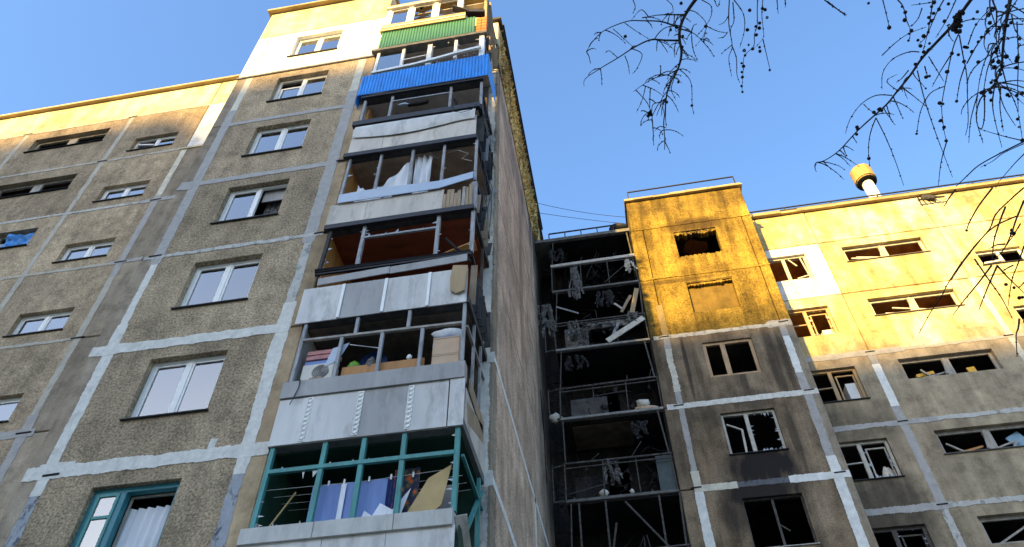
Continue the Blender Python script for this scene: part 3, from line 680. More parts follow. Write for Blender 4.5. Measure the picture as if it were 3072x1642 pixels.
def torn(name, pts, y, mat, label, nfold=5):
    """hanging torn cloth: polygon top edge/bottom edge lists blended with folds"""
    top, bot = pts; b = MB(); v = []; f = []; n = 28; rows = 8
    def ip(l, s):
        s *= len(l)-1; i = min(int(s), len(l)-2); q = s-i; return (l[i][0]*(1-q)+l[i+1][0]*q, l[i][1]*(1-q)+l[i+1][1]*q)
    for j in range(rows+1):
        for i in range(n+1):
            a, c = ip(top, i/n), ip(bot, i/n); q = j/rows
            v.append((a[0]*(1-q)+c[0]*q, y+.04*math.sin(i/n*nfold*6.28+q)+.02*math.sin(q*9+i), a[1]*(1-q)+c[1]*q))
    for j in range(rows):
        for i in range(n): k = j*(n+1)+i; f.append((k, k+n+1, k+n+2, k+1))
    return tag(b.add(v, f).build(name, mat, None, True), label, 'curtain')
torn('torn_curtain', ([(-3.72, z+1.85), (-3.5, z+1.55), (-3.2, z+1.62), (-2.9, z+1.95), (-2.55, z+2.5), (-2.42, z+2.55)], [(-3.75, z+1.1), (-3.6, z+1.05), (-3.2, z+1.0), (-2.95, z+1.2), (-2.55, z+1.3), (-2.42, z+1.35)]), .12, 'cloth_white', 'torn white curtain blown slanting across the burnt balcony opening')
torn('net_curtain', ([(-2.38, z+2.6), (-2.2, z+2.62), (-1.95, z+2.55)], [(-2.35, z+1.0), (-2.15, z+1.0), (-1.98, z+1.05)]), .1, 'cloth_white', 'straight white net curtain strip hanging between two balcony posts', 3)
MB().tube([(-1.95, .0, z+2.65), (-1.88, -.02, z+2.35), (-1.75, -.02, z+2.22), (-1.66, .0, z+2.35)], .012, 5).build('wire_loop', 'cable_black'); tag(bpy.data.objects['wire_loop'], 'black wire loop hanging beside the white net curtain', 'wire')
MB().tube([(-1.55, .05, z+2.55), (-1.3, .0, z+2.5), (-1.05, 0, z+2.3), (-1.2, .02, z+2.15), (-.95, 0, z+1.95)], .013, 5).build('rope', 'frame_old'); tag(bpy.data.objects['rope'], 'pale rope curling in the right balcony opening beside the net curtain', 'rope')
for k in range(6):
    y = .05 + k*.24; MB().bar((BRX+.01, y, z+.0), (BRX+.03, y+random.uniform(-.1,.25), z+random.uniform(.6, 1.3)), .16, .02, 0).build('side_plank', random.choice(('char', 'char', 'slab_edge', 'wood_plank')), p6)
MB().bar((BRX, 0, z+1.1), (BRX, 1.5, z+.9), .07).build('side_rail', 'rail_dark', p6)

# floor 7
p7 = balcony(7, 'slab_edge'); z = zrow(7)
MB().bar((BL-.1, BF-.035, z-.06), (BRX, BF-.035, z-.08), .15, .1).build('edge_beam', 'rail_dark', p7)
sheets(p7, (BL-.03, -3.2, -2.3, BRX-.02), z+.02, z+.95, ('sheet_cream',)*3)
b = MB(); v = []; n = 20
for i in range(n+1):
    s = i/n; x = BL+.0+(BRX-.05-BL)*s; sag = .17*math.sin(math.pi*min(1, s*1.15))
    v += [(x, BF-.075, z+.72-sag+.04*s), (x, BF-.12-.04*math.sin(3.1*s), z+.95), (x, BF-.05, z+1.26-.02*s)]
b.add(v, [f for i in range(n) for f in ((3*i, 3*i+3, 3*i+4, 3*i+1), (3*i+1, 3*i+4, 3*i+5, 3*i+2))]); b.build('bent_sheet', 'sheet_white', p7, True)
MB().bar((BL-.1, BF-.02, z+1.42), (BRX+.05, BF-.02, z+1.40), .2, .12).build('rail', 'rail_dark', p7)
MB().bar((BL-.05, BF+.03, z+1.55), (BRX, BF+.03, z+1.52), .06, .12).build('sill', 'frame_old', p7)
posts(p7, (BL+.05, -3.21, -1.6, BRX+.05), z+1.52, zrow(8)-.12, 'metal_post', .065)
MB().bar((-3.18, BF+.02, z+2.42), (-1.6, BF+.02, z+2.40), .045).build('transom', 'metal_post', p7)
lining(p7, 7, 'wall_taupe', 'wall_taupe', 'wall_taupe')
MB().box(BL+.04, BL+.12, .1, .5, z+1.2, z+2.6).build('cupboard_side', 'wood_orange', p7)
MB().bar((-3.1, .1, z+2.2), (-2.85, .3, z+1.5), .05).build('strut', 'char', p7)
MB().bar((-1.55, .1, z+2.4), (-1.3, .2, z+1.55), .05).build('strut', 'char', p7)
lump('wire_tangle', 'char', (-2.55, .1, z+2.5), (.35, .08, .09), 12, 'dark tangle of wires and rags under the blue balcony', 'debris')
lump('dangling_rag', 'sheet_sky', (-2.95, .05, z+2.46), (.16, .05, .06), 13, 'pale rag caught on the crossbar under the blue balcony', 'rag')
MB().tube([(-1.5, BF-.1, z+1.5), (-1.45, BF-.15, z+1.1), (-1.2, BF-.18, z+.93), (-.95, BF-.15, z+1.05), (-.86, BF-.1, z+1.4)], .009, 5).build('cable_loop', 'cable_black'); tag(bpy.data.objects['cable_loop'], 'black cable loop hanging over the bent pale balcony sheet', 'cable')
for k in range(5):
    y = .05 + k*.28; MB().bar((BRX+.02, y, z+.0), (BRX+.03, y+.05, z+random.uniform(.9, 1.35)), .2, .02, 0).build('side_plank', random.choice(('sheet_grey', 'char', 'slab_edge')), p7)
MB().bar((BRX+.04, -.1, z+1.38), (BRX+.04, 1.5, z+1.15), .14, .1).build('side_rail', 'rail_dark', p7)

# floor 8: blue corrugated parapet
def corrugated(par, x0, x1, z0a, z0b, z1a, z1b, y, mat, pitch=.09, depth=.018):
    """each rib of the sheet is a strip of its own"""
    n = max(2, int(round((x1-x0)/pitch)))
    for i in range(n):
        s0, s1 = i/n, (i+1)/n; xa, xb = x0+(x1-x0)*s0, x0+(x1-x0)*s1; q = (xb-xa)
        pr = [(xa, 0), (xa+q*.3, -depth), (xb-q*.3, -depth), (xb-.004, 0)]
        b = MB(); v = []
        for (x, d) in pr:
            s = (x-x0)/(x1-x0); jz = random.uniform(-.006, .006)
            v += [(x, y+d, z0a+(z0b-z0a)*s+jz), (x, y+d, z1a+(z1b-z1a)*s+jz)]
        v += [(p_[0], p_[1]+.006, p_[2]) for p_ in v]
        f = [(2*k, 2*k+2, 2*k+3, 2*k+1) for k in range(3)] + [(2*k+9, 2*k+11, 2*k+10, 2*k+8) for k in range(3)]
        b.add(v, f).build('corrugated_strip', mat, par)
p8 = balcony(8, 'slab_edge'); z = zrow(8)
MB().bar((BL-.06, BF-.03, z-.03), (BRX+.1, BF-.03, z-.03), .1, .1).build('edge_beam', 'rail_dark', p8)
corrugated(p8, BL-.18, -.58, z+.03, z+.0, z+1.1, z+1.22, BF-.1, 'sheet_blue')
b = MB(); b.add([(-.58, BF-.1, z+0), (-.56, .7, z+.0), (-.56, .7, z+.75), (-.58, BF-.1, z+1.2), (-.60, .2, z+1.35)], [(0,1,2,4,3)]); b.build('side_sheet', 'sheet_blue', p8)
MB().add([(BL-.18, BF-.1, z+1.1), (BL-.18, .25, z+.9), (BL-.19, .25, z-.35), (BL-.19, BF-.1, z-.28)], [(0,1,2,3)]).build('side_sheet', 'sheet_blue', p8)
b = MB(); pts = [(BL+.05, BF-.06, z+1.33), (-2.8, BF-.08, z+1.38), (-2.1, BF-.1, z+1.47), (-1.5, BF-.1, z+1.62), (BRX, BF-.08, z+1.78)]
for a, c in zip(pts[:-1], pts[1:]): b.bar(a, c, .11, .07)
b.build('fallen_sill', 'frame_white', p8)
posts(p8, (BL+.07, -3.18), z+1.3, zrow(9)-.1, 'frame_white', .085); posts(p8, (-2.38,), z+1.35, zrow(9)-.1, 'frame_white', .13); posts(p8, (-1.6,), z+1.5, zrow(9)-.1, 'frame_white', .09); posts(p8, (BRX,), z+1.0, zrow(9)-.1, 'frame_white', .14)
MB().box(BL+.11, -3.22, BF+.03, BF+.036, z+1.35, zrow(9)-.12).build('pane', 'glass_blue' if False else 'glass', p8)
MB().bar((-3.13, BF+.03, z+2.02), (-2.46, BF+.03, z+2.08), .035).build('transom', 'frame_white', p8)
b = MB(); rnd = random.Random(41); shards(b, -2.3, -1.65, z+1.4, zrow(9)-.1, BF+.02, 7, .25, rnd); shards(b, -1.55, BRX-.08, z+1.6, zrow(9)-.1, BF+.02, 8, .25, rnd); b.build('broken_pane', 'glass_shard', p8, kind='stuff')
lining(p8, 8, 'wall_taupe', 'room_dark', 'wall_taupe')
MB().bar((-2.2, .2, z+1.45), (-1.4, .3, z+2.0), .08, .03).build('fallen_lath', 'wood_board'); tag(bpy.data.objects['fallen_lath'], 'pale lath slanting inside the white-framed balcony above the blue sheet', 'lath')

# floor 9: green corrugated parapet, sunlit
p9 = balcony(9, 'slab_grey'); z = zrow(9)
MB().bar((BL-.15, BF-.02, z-.02), (BRX+.15, BF-.02, z-.01), .13, .12).build('edge_beam', 'slab_grey', p9)
corrugated(p9, BL+.03, -1.04, z+.06, z+.06, z+1.17, z+1.12, BF-.07, 'sheet_green')
for zz, hh, m in ((1.18, .16, 'wood_board'), (1.36, .1, 'sheet_cream'), (1.48, .08, 'wood_board')): MB().bar((BL-.02, BF-.08, z+zz), (-1.35, BF-.08, z+zz-.06), hh, .12).build('sill', m, p9)
posts(p9, (BL+.05, -3.22, -2.4, -1.57), z+1.52, z+2.98, 'frame_white', .13)
MB().bar((BL-.05, BF, z+3.02), (-1.5, BF, z+3.0), .12, .14).build('head_beam', 'sheet_cream', p9)
for a, c in ((BL+.12, -3.29), (-3.15, -2.47), (-2.33, -1.64)):
    b = MB(); rect_frame(b, a, c, z+1.54, z+2.95, BF+.03, BF+.07, .05); b.build('sash', 'frame_white', p9)
MB().box(BL+.16, -3.33, BF+.045, BF+.05, z+1.58, z+2.9).build('pane', 'glass', p9)
for a, c, sd_ in ((-3.12, -2.5, 3), (-2.3, -1.67, 4)):
    b = MB(); shards(b, a, c, z+1.58, z+2.9, BF+.045, 12, .45, random.Random(sd_)); b.build('broken_pane', 'glass_dirty', p9, kind='stuff')
curtain(BL+.15, -3.2, z+1.4, z+2.95, .1, 'cloth_white', 'pale curtain in the top balcony window above the green corrugated sheet', None, 5, .03)
lining(p9, 9, 'sheet_cream', 'wood_board', 'sheet_cream')
MB().box(BL-.05, BRX+.08, BF-.05, YR-.01, z+3.08, z+3.2).build('roof_slab', 'flash_metal', p9)
MB().box(-1.48, -.88, .25, .35, z+1.5, z+3.07).build('pier_wall', 'attic_cream', p9)
MB().box(-.87, BRX+.06, .1, .3, z+1.3, z+3.07).build('pier_edge', 'wood_plank', p9)
b = MB(); b.bar((-1.75, BF-.2, z+1.75), (-1.25, BF-.1, z+1.42), .05, .22); b.bar((-1.3, BF-.1, z+1.42), (BRX+.06, BF, z+1.42), .16, .2); b.build('hanging_awning', 'rail_dark'); tag(bpy.data.objects['hanging_awning'], 'twisted dark metal awning hanging beside the top balcony window', 'awning')
for k in range(5):
    for j in range(2): MB().box(-1.02+j*.165, -.87+j*.165, BF-.03, BF+.1, z+.12+k*.2, z+.30+k*.2).build('brick', 'brick_orange', p9)
for k in range(3): MB().bar((BRX+.03, .1+.35*k, z+.1), (BRX+.03, .12+.35*k, z+1.2), .1, .06).build('side_post', 'slab_edge', p9)
MB().bar((BRX+.05, .35, z+3.3), (BRX+.16, 1.15, z+.25), .16, .05).build('hanging_fascia', 'wood_plank'); tag(bpy.data.objects['hanging_fascia'], 'long torn fascia board hanging down the corner beside the top balcony', 'board')
MB().bar((BRX+.0, .2, z+3.1), (BRX+.06, .8, z+.6), .07, .04).build('hanging_lath', 'wood_plank'); tag(bpy.data.objects['hanging_lath'], 'thin torn lath hanging beside the long fascia board', 'lath')
# dangling cables down the balcony side
rnd = random.Random(9)
for i in range(7):
    y = .1 + .2*i; zz = zrow(8) - .2*i; pts = [(BRX+.06, y, zz)]
    for k in range(8): pts.append((BRX+.06+rnd.uniform(-.05,.07), y+rnd.uniform(-.12,.12), zz-.45*(k+1)))
    o = MB().tube(pts, .009, 4).build('dangling_wire', 'cable_black'); tag(o, 'thin black wire dangling down the broken side of the balconies', 'wire', 'wires down the balcony side')

# ================================================================== RIGHT BLOCK
zC, zD = -1.239, -1.487
YC, YD = 9.151, 10.811
right = empty('apartment_building', (9, 11, -1.6), 'fire-damaged panel apartment block with a burnt-out balcony column and soot stains', 'building')
CX0, CX1, CX2, CX3 = 2.99, 3.49, 7.152, 7.50
CW0, CW1 = 4.559, 6.105
def zc(r): return zC + FL*(r-1)
def zd(r): return zD + FL*(r-1)
for r in range(1, 10):
    z0, z1 = zc(r), zc(r+1); m = 'panel_c_lit' if r >= 8 else 'panel_c'
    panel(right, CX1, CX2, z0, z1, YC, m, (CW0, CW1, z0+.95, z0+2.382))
    panel(right, CX0, CX1, z0, z1, YC, 'panel_c_lit' if r >= 8 else 'panel_c', None, 1.66)
    panel(right, CX2, CX3, z0, z1, YC, 'panel_c_lit' if r >= 8 else 'panel_pilaster', None, 1.66)
    if r != 8: room(right, CW0-.7, CW1+.7, z0+.05, z1-.1, YC+.302, 'room_black' if r in (5, 9) else 'room_dark')
panel(right, CX0+.05, CX3, zc(10), 25.72, YC, 'panel_c_lit', None, 1.4, name='attic_panel')
b = MB(); rnd = random.Random(14); x = CX0
while x < CX3+.05:
    q = rnd.uniform(.3, .8); x2 = min(x+q, CX3+.08); b.box(x, x2-.004, YC-.12+rnd.uniform(-.02,.02), YC+.4, 25.73, 25.83+rnd.uniform(-.03,.04)); x = x2
b.build('parapet_flashing', 'flash_metal', right)
MB().box(CX0, CX3+.05, YC-.05, 20, 25.88, 25.93).build('roof_slab', 'roof_felt', right)
def railing(par, p0, p1, h, n, tilt=0):
    b = MB(); p0 = Vector(p0); p1 = Vector(p1); up = Vector((0,0,h))
    b.bar(p0+up, p1+up, .045)
    for i in range(n+1):
        q = p0.lerp(p1, i/n); b.bar(q, q+up, .04)
    return b.build('roof_railing', 'rail_dark', par)
railing(right, (CX0+.2, YC+.05, 25.85), (CX3-.1, YC+.05, 25.9), .62, 1)
# D
DX = (CX3-.02, 10.032, 14.383, 17.3, 24.0)
for r in range(1, 10):
    z0, z1 = zd(r), zd(r+1); m = 'panel_d_lit' if r >= 8 else 'panel_d'
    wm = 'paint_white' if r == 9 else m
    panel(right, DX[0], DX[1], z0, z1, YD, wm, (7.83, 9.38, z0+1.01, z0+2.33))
    panel(right, DX[1], DX[2], z0, z1, YD, m, (10.741, 13.612, z0+1.575, z0+2.40))
    panel(right, DX[2], DX[3], z0, z1, YD, m, (15.03, 16.55, z0+.52, z0+1.25))
    panel(right, DX[3], DX[4], z0, z1, YD, m)
    room(right, 7.55, 9.9, z0+.05, z1-.1, YD+.302, 'room_black' if r < 6 else 'room_dark' if r < 8 else 'room_brown_lit'); room(right, 10.2, 14.2, z0+.05, z1-.1, YD+.302, 'room_brown_lit' if r > 7 else 'room_dark'); room(right, 14.5, 17.2, z0+.05, z1-.1, YD+.302, 'room_dark')
for a, c in zip(DX[:-1], DX[1:]): panel(right, a, c, zd(10), 25.62, YD, 'panel_d_lit', name='attic_panel')
b = MB(); rnd = random.Random(15); x = CX3+.06
while x < 24:
    q = rnd.uniform(.5, 1.6); b.box(x, x+q-.006, YD-.14+rnd.uniform(-.02,.02), YD+.4, 25.63, 25.78+rnd.uniform(-.03,.03)); x += q
b.build('parapet_flashing', 'flash_metal', right)
MB().box(CX3+.06, 24.1, YD-.08, 22, 25.83, 25.9).build('roof_slab', 'roof_felt', right)
railing(right, (CX3+.1, YD+.1, 25.8), (24, YD+.1, 25.8), .42, 9)
MB().box(23.9, 24.05, YD+.31, 22, -1.6, 25.8).build('end_wall', 'panel_end', right)
# seals on C / D
ribbon(right, (CX0+.1, zc(8)), (CX2+.2, zc(8)), YC, .17, 'seal_mottled', .2, proud=.012)
ribbon(right, (CX2-.45, zc(8)), (CX3-.02, zc(8)+.03), YC, .3, 'seal_blue', .2, proud=.010)
ribbon(right, (CX0+.1, zc(7)), (CX3-.02, zc(7)), YC, .2, 'seal_white', .14, proud=.012)
ribbon(right, (CX1-.05, zc(6)), (CX1+1.05, zc(6)), YC, .2, 'seal_cream', .14, proud=.012)
ribbon(right, (CX1+1.0, zc(6)), (CX2-1.2, zc(6)), YC, .17, 'seal_sooty', .16, proud=.011)
ribbon(right, (CX2-1.25, zc(6)), (CX3-.02, zc(6)), YC, .22, 'seal_bright', .12, proud=.012)
for r in (9, 10): ribbon(right, (CX0+.1, zc(r)), (CX3, zc(r)), YC, .07, 'panel_c_lit', .5, proud=.02)
ribbon(right, (CX1, zc(8)-.5), (CX1, zc(7)+.55), YC, .2, 'seal_cream', .22)
ribbon(right, (CX1, zc(8)+1.5), (CX1, zc(8)+.1), YC, .2, 'seal_dull', .14)
ribbon(right, (CX1, zc(8)+.1), (CX1, zc(8)-.5), YC, .22, 'seal_blue', .14)
ribbon(right, (CX1, zc(7)+.55), (CX1, zc(6)+.5), YC, .17, 'seal_blue', .14)
ribbon(right, (CX1, zc(6)+.55), (CX1, zc(6)-.2), YC, .22, 'seal_cream', .14, proud=.009)
ribbon(right, (CX1, zc(6)-.1), (CX1, zc(3)), YC, .24, 'seal_bright', .08, proud=.01)
ribbon(right, (CX2, zc(8)), (CX2, zc(8)-.55), YC, .2, 'seal_blue', .14)
ribbon(right, (CX2, zc(8)-.55), (CX2, zc(7)+.75), YC, .22, 'seal_bright', .12, proud=.009)
ribbon(right, (CX2, zc(7)+.75), (CX2, zc(6)+.55), YC, .24, 'seal_blue', .12)
ribbon(right, (CX2, zc(6)+.6), (CX2, zc(3)), YC, .27, 'seal_bright', .08, proud=.01)
for r in (6, 7, 8): slot(right, CX2+.08, zc(r)+.06, YC); slot(right, CX1-.05, zc(r)+.03, YC)
x = DX[1]
ribbon(right, (CX3+.02, zd(8)), (x+1.0, zd(8)), YD, .24, 'seal_blue', .2, proud=.012)
ribbon(right, (x+.9, zd(8)), (DX[4], zd(8)), YD, .12, 'seal_pale', .35, proud=.011)
ribbon(right, (x, zd(8)), (x, zd(8)-.5), YD, .25, 'seal_blue', .12)
ribbon(right, (x, zd(8)-.5), (x, zd(7)+.6), YD, .25, 'seal_bright', .06, proud=.009)
ribbon(right, (x, zd(7)+.65), (x, zd(6)-.05), YD, .25, 'seal_blue', .12)
ribbon(right, (x, zd(6)-.1), (x, zd(3)), YD, .2, 'seal_mottled', .2)
ribbon(right, (CX3, zd(7)), (x+1.1, zd(7)), YD, .18, 'seal_blue', .25, proud=.011); ribbon(right, (x+1, zd(7)), (DX[4], zd(7)), YD, .15, 'seal_mottled', .3, proud=.012)
ribbon(right, (CX3, zd(6)), (x+.3, zd(6)), YD, .22, 'seal_blue', .2, proud=.011); ribbon(right, (x+.2, zd(6)), (DX[4], zd(6)), YD, .16, 'seal_mottled', .3, proud=.012)
ribbon(right, (DX[2], zd(9)), (DX[2], zd(3)), YD, .2, 'seal_cream', .15)
for r in (6, 7, 8): slot(right, x, zd(r)+.03, YD); slot(right, DX[2]-.05, zd(r)+.04, YD)
# C windows
def cw(r): return CW0, CW1, zc(r)+.95, zc(r)+2.382
# row 9: blown-out hole with ragged lintel
x0, x1, z0, z1 = cw(9); rnd = random.Random(3)
b = MB()
for k in range(16):
    a = x0 + (x1-x0)*k/16; q = (x1-x0)/16*1.15; h = rnd.uniform(.05, .22); b.poly([(a, z1-h), (a+q*.5, z1-h-rnd.uniform(0,.06)), (a+q, z1-h*.8), (a+q, z1+.02), (a, z1+.02)], YC+.02+rnd.uniform(0,.05), YC+.28)
for k in range(10):
    a = x0 + (x1-x0)*k/10; q = (x1-x0)/10*1.1; h = rnd.uniform(.03, .1); b.poly([(a, z0-.02), (a+q, z0-.02), (a+q, z0+h*.7), (a+q*.4, z0+h)], YC+.02, YC+.28)
b.build('broken_lintel', 'panel_c_lit', right, kind='stuff')
b = MB()
for k in range(7): b.tube([(x0+.3+.17*k, YC+.03, z1+.02), (x0+.32+.17*k+rnd.uniform(-.05,.05), YC-.02, z1-.12), (x0+.3+.17*k+rnd.uniform(-.08,.08), YC-.03, z1-rnd.uniform(.15,.3))], .012, 4)
b.build('rebar', 'metal_char', right)
b = MB(); pts = [(x0+.45+.35*(1+.3*rnd.uniform(-1,1))*math.cos(a)+.25, 0, 0) for a in (0,)]
ring = []
for k in range(14):
    a = 2*math.pi*k/14; q = 1+rnd.uniform(-.25,.2); ring.append((5.35+.48*q*math.cos(a), YC+1.1+.42*q*math.sin(a), zc(10)-.13))
b.add(ring + [(p_[0], p_[1], p_[2]-.03) for p_ in ring], [tuple(range(14, 28))[::-1]] + [(k, (k+1) % 14, 14+(k+1) % 14, 14+k) for k in range(14)]); b.build('ceiling_hole_glow', 'brick_orange', right)  # orange patch stands in for sunlight seen through a hole in the ceiling
# row 8: opening closed by a flat board
x0, x1, z0, z1 = cw(8)
MB().box(x0+.002, x1-.002, YC+.16, YC+.2, z0+.002, z1-.06).build('window_board', 'panel_c_board', right) if 'panel_c_board' in M else None
concrete('panel_c_board', (.17,.11,.028), .12, 6, .06, .2, bump=.05, seed=31, warm=(.2,.14,.06), warm_amt=.3)
MB().box(x0+.002, x1-.002, YC+.16, YC+.2, z0+.002, z1-.06).build('window_board', 'panel_c_board', right)
b = MB()
for k in range(14):
    a = x0 + (x1-x0)*k/14; q = (x1-x0)/14*1.1; h = rnd.uniform(.03, .14); b.poly([(a, z1-h), (a+q*.5, z1-h-rnd.uniform(0,.05)), (a+q, z1-h*.8), (a+q, z1+.02), (a, z1+.02)], YC+.02+rnd.uniform(0,.04), YC+.155)
b.build('broken_lintel', 'panel_c_lit', right, kind='stuff')
MB().box(x0-.02, x1+.02, YC-.005, YC+.155, z1+.03, z1+.05).build('lintel_crack', 'black_gap', right)
# row 7 brown wooden frame, row 6 broken white, row 5 burnt remains
window(right, *cw(7), YC, 'frame_wood', rec=.06, t=.10, mull=(.40,), tm=.15, panes='oo', sash=False, sill=False)
w6 = window(right, *cw(6), YC, 'frame_dirty', rec=.08, t=.07, mull=(.46,), tm=.11, panes='os', sash=False, sillmat='rail_dark', shardn=18)
x0, x1, z0, z1 = cw(6)
b = MB(); b.bar((x0+.12, YC+.1, z1-.35), (x0+.5, YC+.05, z1-.62), .045); b.bar((x0+.5, YC+.05, z1-.62), (x0+.46, YC+.08, z0+.05), .06); b.build('bent_sash', 'frame_dirty', w6)
w5 = window(right, *cw(5), YC, 'metal_burnt', rec=.10, t=.035, mull=(.5,), tm=.06, panes='oo', sash=False, sill=True, sillmat='cap_concrete', sillw=.04)
x0, x1, z0, z1 = cw(5)
MB().bar((5.36, YC+.06, z0+.6), (5.55, YC+.05, z0+.42), .03).build('bent_handle', 'metal_burnt', w5)
window(right, *cw(4), YC, 'metal_burnt', rec=.10, t=.05, panes='oo', sash=False)
# D windows
for r in range(4, 10):
    z0 = zd(r)
    dm = {9: 'frame_dirty', 8: 'wood_board', 7: 'wood_board', 6: 'frame_dirty', 5: 'metal_burnt', 4: 'metal_burnt'}[r]
    wn_ = window(right, 7.83, 9.38, z0+1.01, z0+2.33, YD, dm, rec=.10, t=.08, mull=(.47,), tm=.12, panes='os' if r in (8, 6, 5) else 'oo', sash=False, sillmat='rail_dark', sill=r < 8, shardn=14)
    b = MB()
    if r == 9:
        b.bar((8.75, YD+.1, z0+2.2), (8.95, YD+.05, z0+1.75), .04); b.bar((9.25, YD+.06, z0+1.1), (9.15, YD+.03, z0+2.2), .045); b.bar((8.8, YD+.04, z0+1.08), (9.25, YD+.05, z0+1.2), .04)
    else: rect_frame(b, 8.72, 9.3, z0+1.1, z0+2.15, YD+.2, YD+.24, .045); b.bar((7.9, YD+.12, z0+1.62), (8.5, YD+.12, z0+1.64), .04)
    b.build('loose_sash', dm, wn_)
    wm_ = {9: 'frame_dirty', 8: 'frame_dirty', 7: 'frame_old', 6: 'frame_old', 5: 'frame_old', 4: 'frame_old'}[r]
    ww = window(right, 10.741, 13.612, z0+1.575, z0+2.40, YD, wm_, rec=.14, t=.10, mull=(.5,), tm=.22, panes='oo', sash=False, sillmat='slab_grey', sillw=.05, sill=r in (9, 8, 6))
    b = MB(); rnd = random.Random(r)
    for k in range(3): b.bar((10.9+rnd.uniform(0,2.2), YD+.2, z0+1.62), (11.0+rnd.uniform(0,2.4), YD+.25, z0+1.7+rnd.uniform(0,.55)), .05)
    b.bar((12.0, YD+.1, z0+1.68), (12.12, YD+.12, z0+2.32), .06); b.build('loose_sash', wm_, ww)
    wx = window(right, 15.03, 16.55, z0+.52, z0+1.25, YD, 'frame_white', rec=.10, t=.07, panes='oo' if r == 9 else 'og', sash=False, sillw=.05)
    b = MB(); b.bar((15.1, YD+.02, z0+.62), (15.65, YD-.1, z0+.55), .06); b.bar((15.65, YD-.1, z0+.55), (15.75, YD+.05, z0+.6), .05); b.build('loose_sash', 'frame_white', wx)
def fridge(r, h, label):
    e = empty('refrigerator', (9.15, YD+.5, zd(r)+.8), label, 'refrigerator', 'white refrigerators in the blown-out windows')
    MB().box(8.95, 9.34, YD+.26, YD+.75, zd(r)+.8, zd(r)+1.05+h).build('cabinet', 'fridge_white', e)
    MB().box(8.96, 9.33, YD+.24, YD+.258, zd(r)+1.0, zd(r)+1.0+h*.6).build('door', 'fridge_white', e)
fridge(8, .38, 'small white cabinet on the sill of the yellow wooden window'); fridge(7, .8, 'tall white refrigerator in the brown wooden window below the sunlit part')
lump('chair_back', 'foam_white', (9.15, YD+.4, zd(6)+1.3), (.17, .1, .28), 15, 'rounded cream chair back in the broken window under the brown wooden one', 'chair')
b = MB(); b.bar((11.25, YD+.35, zd(7)+1.6), (11.45, YD+.35, zd(7)+1.85), .06); b.bar((11.6, YD+.35, zd(7)+1.6), (11.5, YD+.35, zd(7)+1.9), .06); b.bar((11.2, YD+.35, zd(7)+1.88), (11.75, YD+.35, zd(7)+1.95), .12, .1); b.build('broken_stool', 'yellow_clutter'); tag(bpy.data.objects['broken_stool'], 'broken yellow wooden stool in the wide dark window below the sunlit wall', 'stool')
MB().bar((12.95, YD+.4, zd(7)+1.55), (12.9, YD+.4, zd(7)+2.05), .24, .05).build('yellow_board', 'yellow_clutter'); tag(bpy.data.objects['yellow_board'], 'yellow board upright in the wide dark window beside the stool', 'board')
MB().bar((13.2, YD+.35, zd(6)+1.6), (12.9, YD+.35, zd(6)+2.2), .45, .04).build('blue_board', 'blue_clutter'); tag(bpy.data.objects['blue_board'], 'light blue boards leaning in the wide window two floors below the sunlit wall', 'board')
MB().bar((10.95, YD+.25, zd(6)+1.65), (11.95, YD+.25, zd(6)+1.85), .07, .05).build('fallen_batten', 'wood_orange'); tag(bpy.data.objects['fallen_batten'], 'orange wooden batten lying in the wide window with blue boards', 'batten')
# roof pipe, box and bracket
pp = empty('roof_vent_pipe', (13.95, 12.5, 25.88), 'white roof vent pipe with a wide mustard cap', 'vent pipe')
def lathe(prof, c, n=18):
    b = MB(); v = []; f = []
    for q, h in prof:
        for k in range(n): v.append((c[0]+q*math.cos(2*math.pi*k/n), c[1]+q*math.sin(2*math.pi*k/n), c[2]+h))
    for j in range(len(prof)-1):
        for k in range(n): f.append((j*n+k, j*n+(k+1) % n, (j+1)*n+(k+1) % n, (j+1)*n+k))
    f.append(tuple(range(n))[::-1]); f.append(tuple((len(prof)-1)*n+k for k in range(n))); return b.add(v, f)
lathe([(.30,0),(.30,.1),(.24,.12),(.24,3.15)], (13.85,12.5,25.9)).build('stem', 'pipe_white', pp, True)
lathe([(.26,3.16),(.42,3.2),(.42,3.25),(.46,3.26),(.46,4.0),(.40,4.05),(.1,4.15)], (13.85,12.5,25.9)).build('cap', 'pipe_cap', pp, False)
lathe([(.30,3.13),(.43,3.14),(.43,3.19),(.30,3.195)], (13.85,12.5,25.9)).build('cap_rim', 'black_gap', pp)
lump('satellite_box', 'rail_dark', (2.6, 9.4, 24.45), (.38, .3, .26), 16, 'dark crumpled metal box on the slab over the burnt balconies', 'box')
b = MB()
for k in range(5): b.bar((14.35+.12*k, YD-.05, 25.5), (14.25+.2*k, YD-.25, 25.15), .04)
b.bar((14.2, YD-.2, 25.2), (15.2, YD-.2, 25.2), .05); b.bar((14.5, YD-.05, 25.55), (14.9, YD-.1, 25.3), .22, .1); tag(b.build('lamp_bracket', 'metal_char'), 'rusty bracket hanging under the sunlit roof edge', 'bracket')
# cables between the blocks
for i, (a, c, sag) in enumerate((((XE, 9.0, 26.5), (3.05, 9.3, 25.0), .15), ((XE, 9.3, 26.2), (3.05, 9.4, 24.7), .05))):
    a = Vector(a); c = Vector(c); pts = [a.lerp(c, k/12) - Vector((0,0,sag*4*(k/12)*(1-k/12))) for k in range(13)]
    tag(MB().tube(pts, .012, 4).build('overhead_cable', 'cable_black'), ('upper' if i == 0 else 'lower') + ' of two thin cables slung between the gable wall and the soot-stained section', 'cable', 'cables between the blocks')

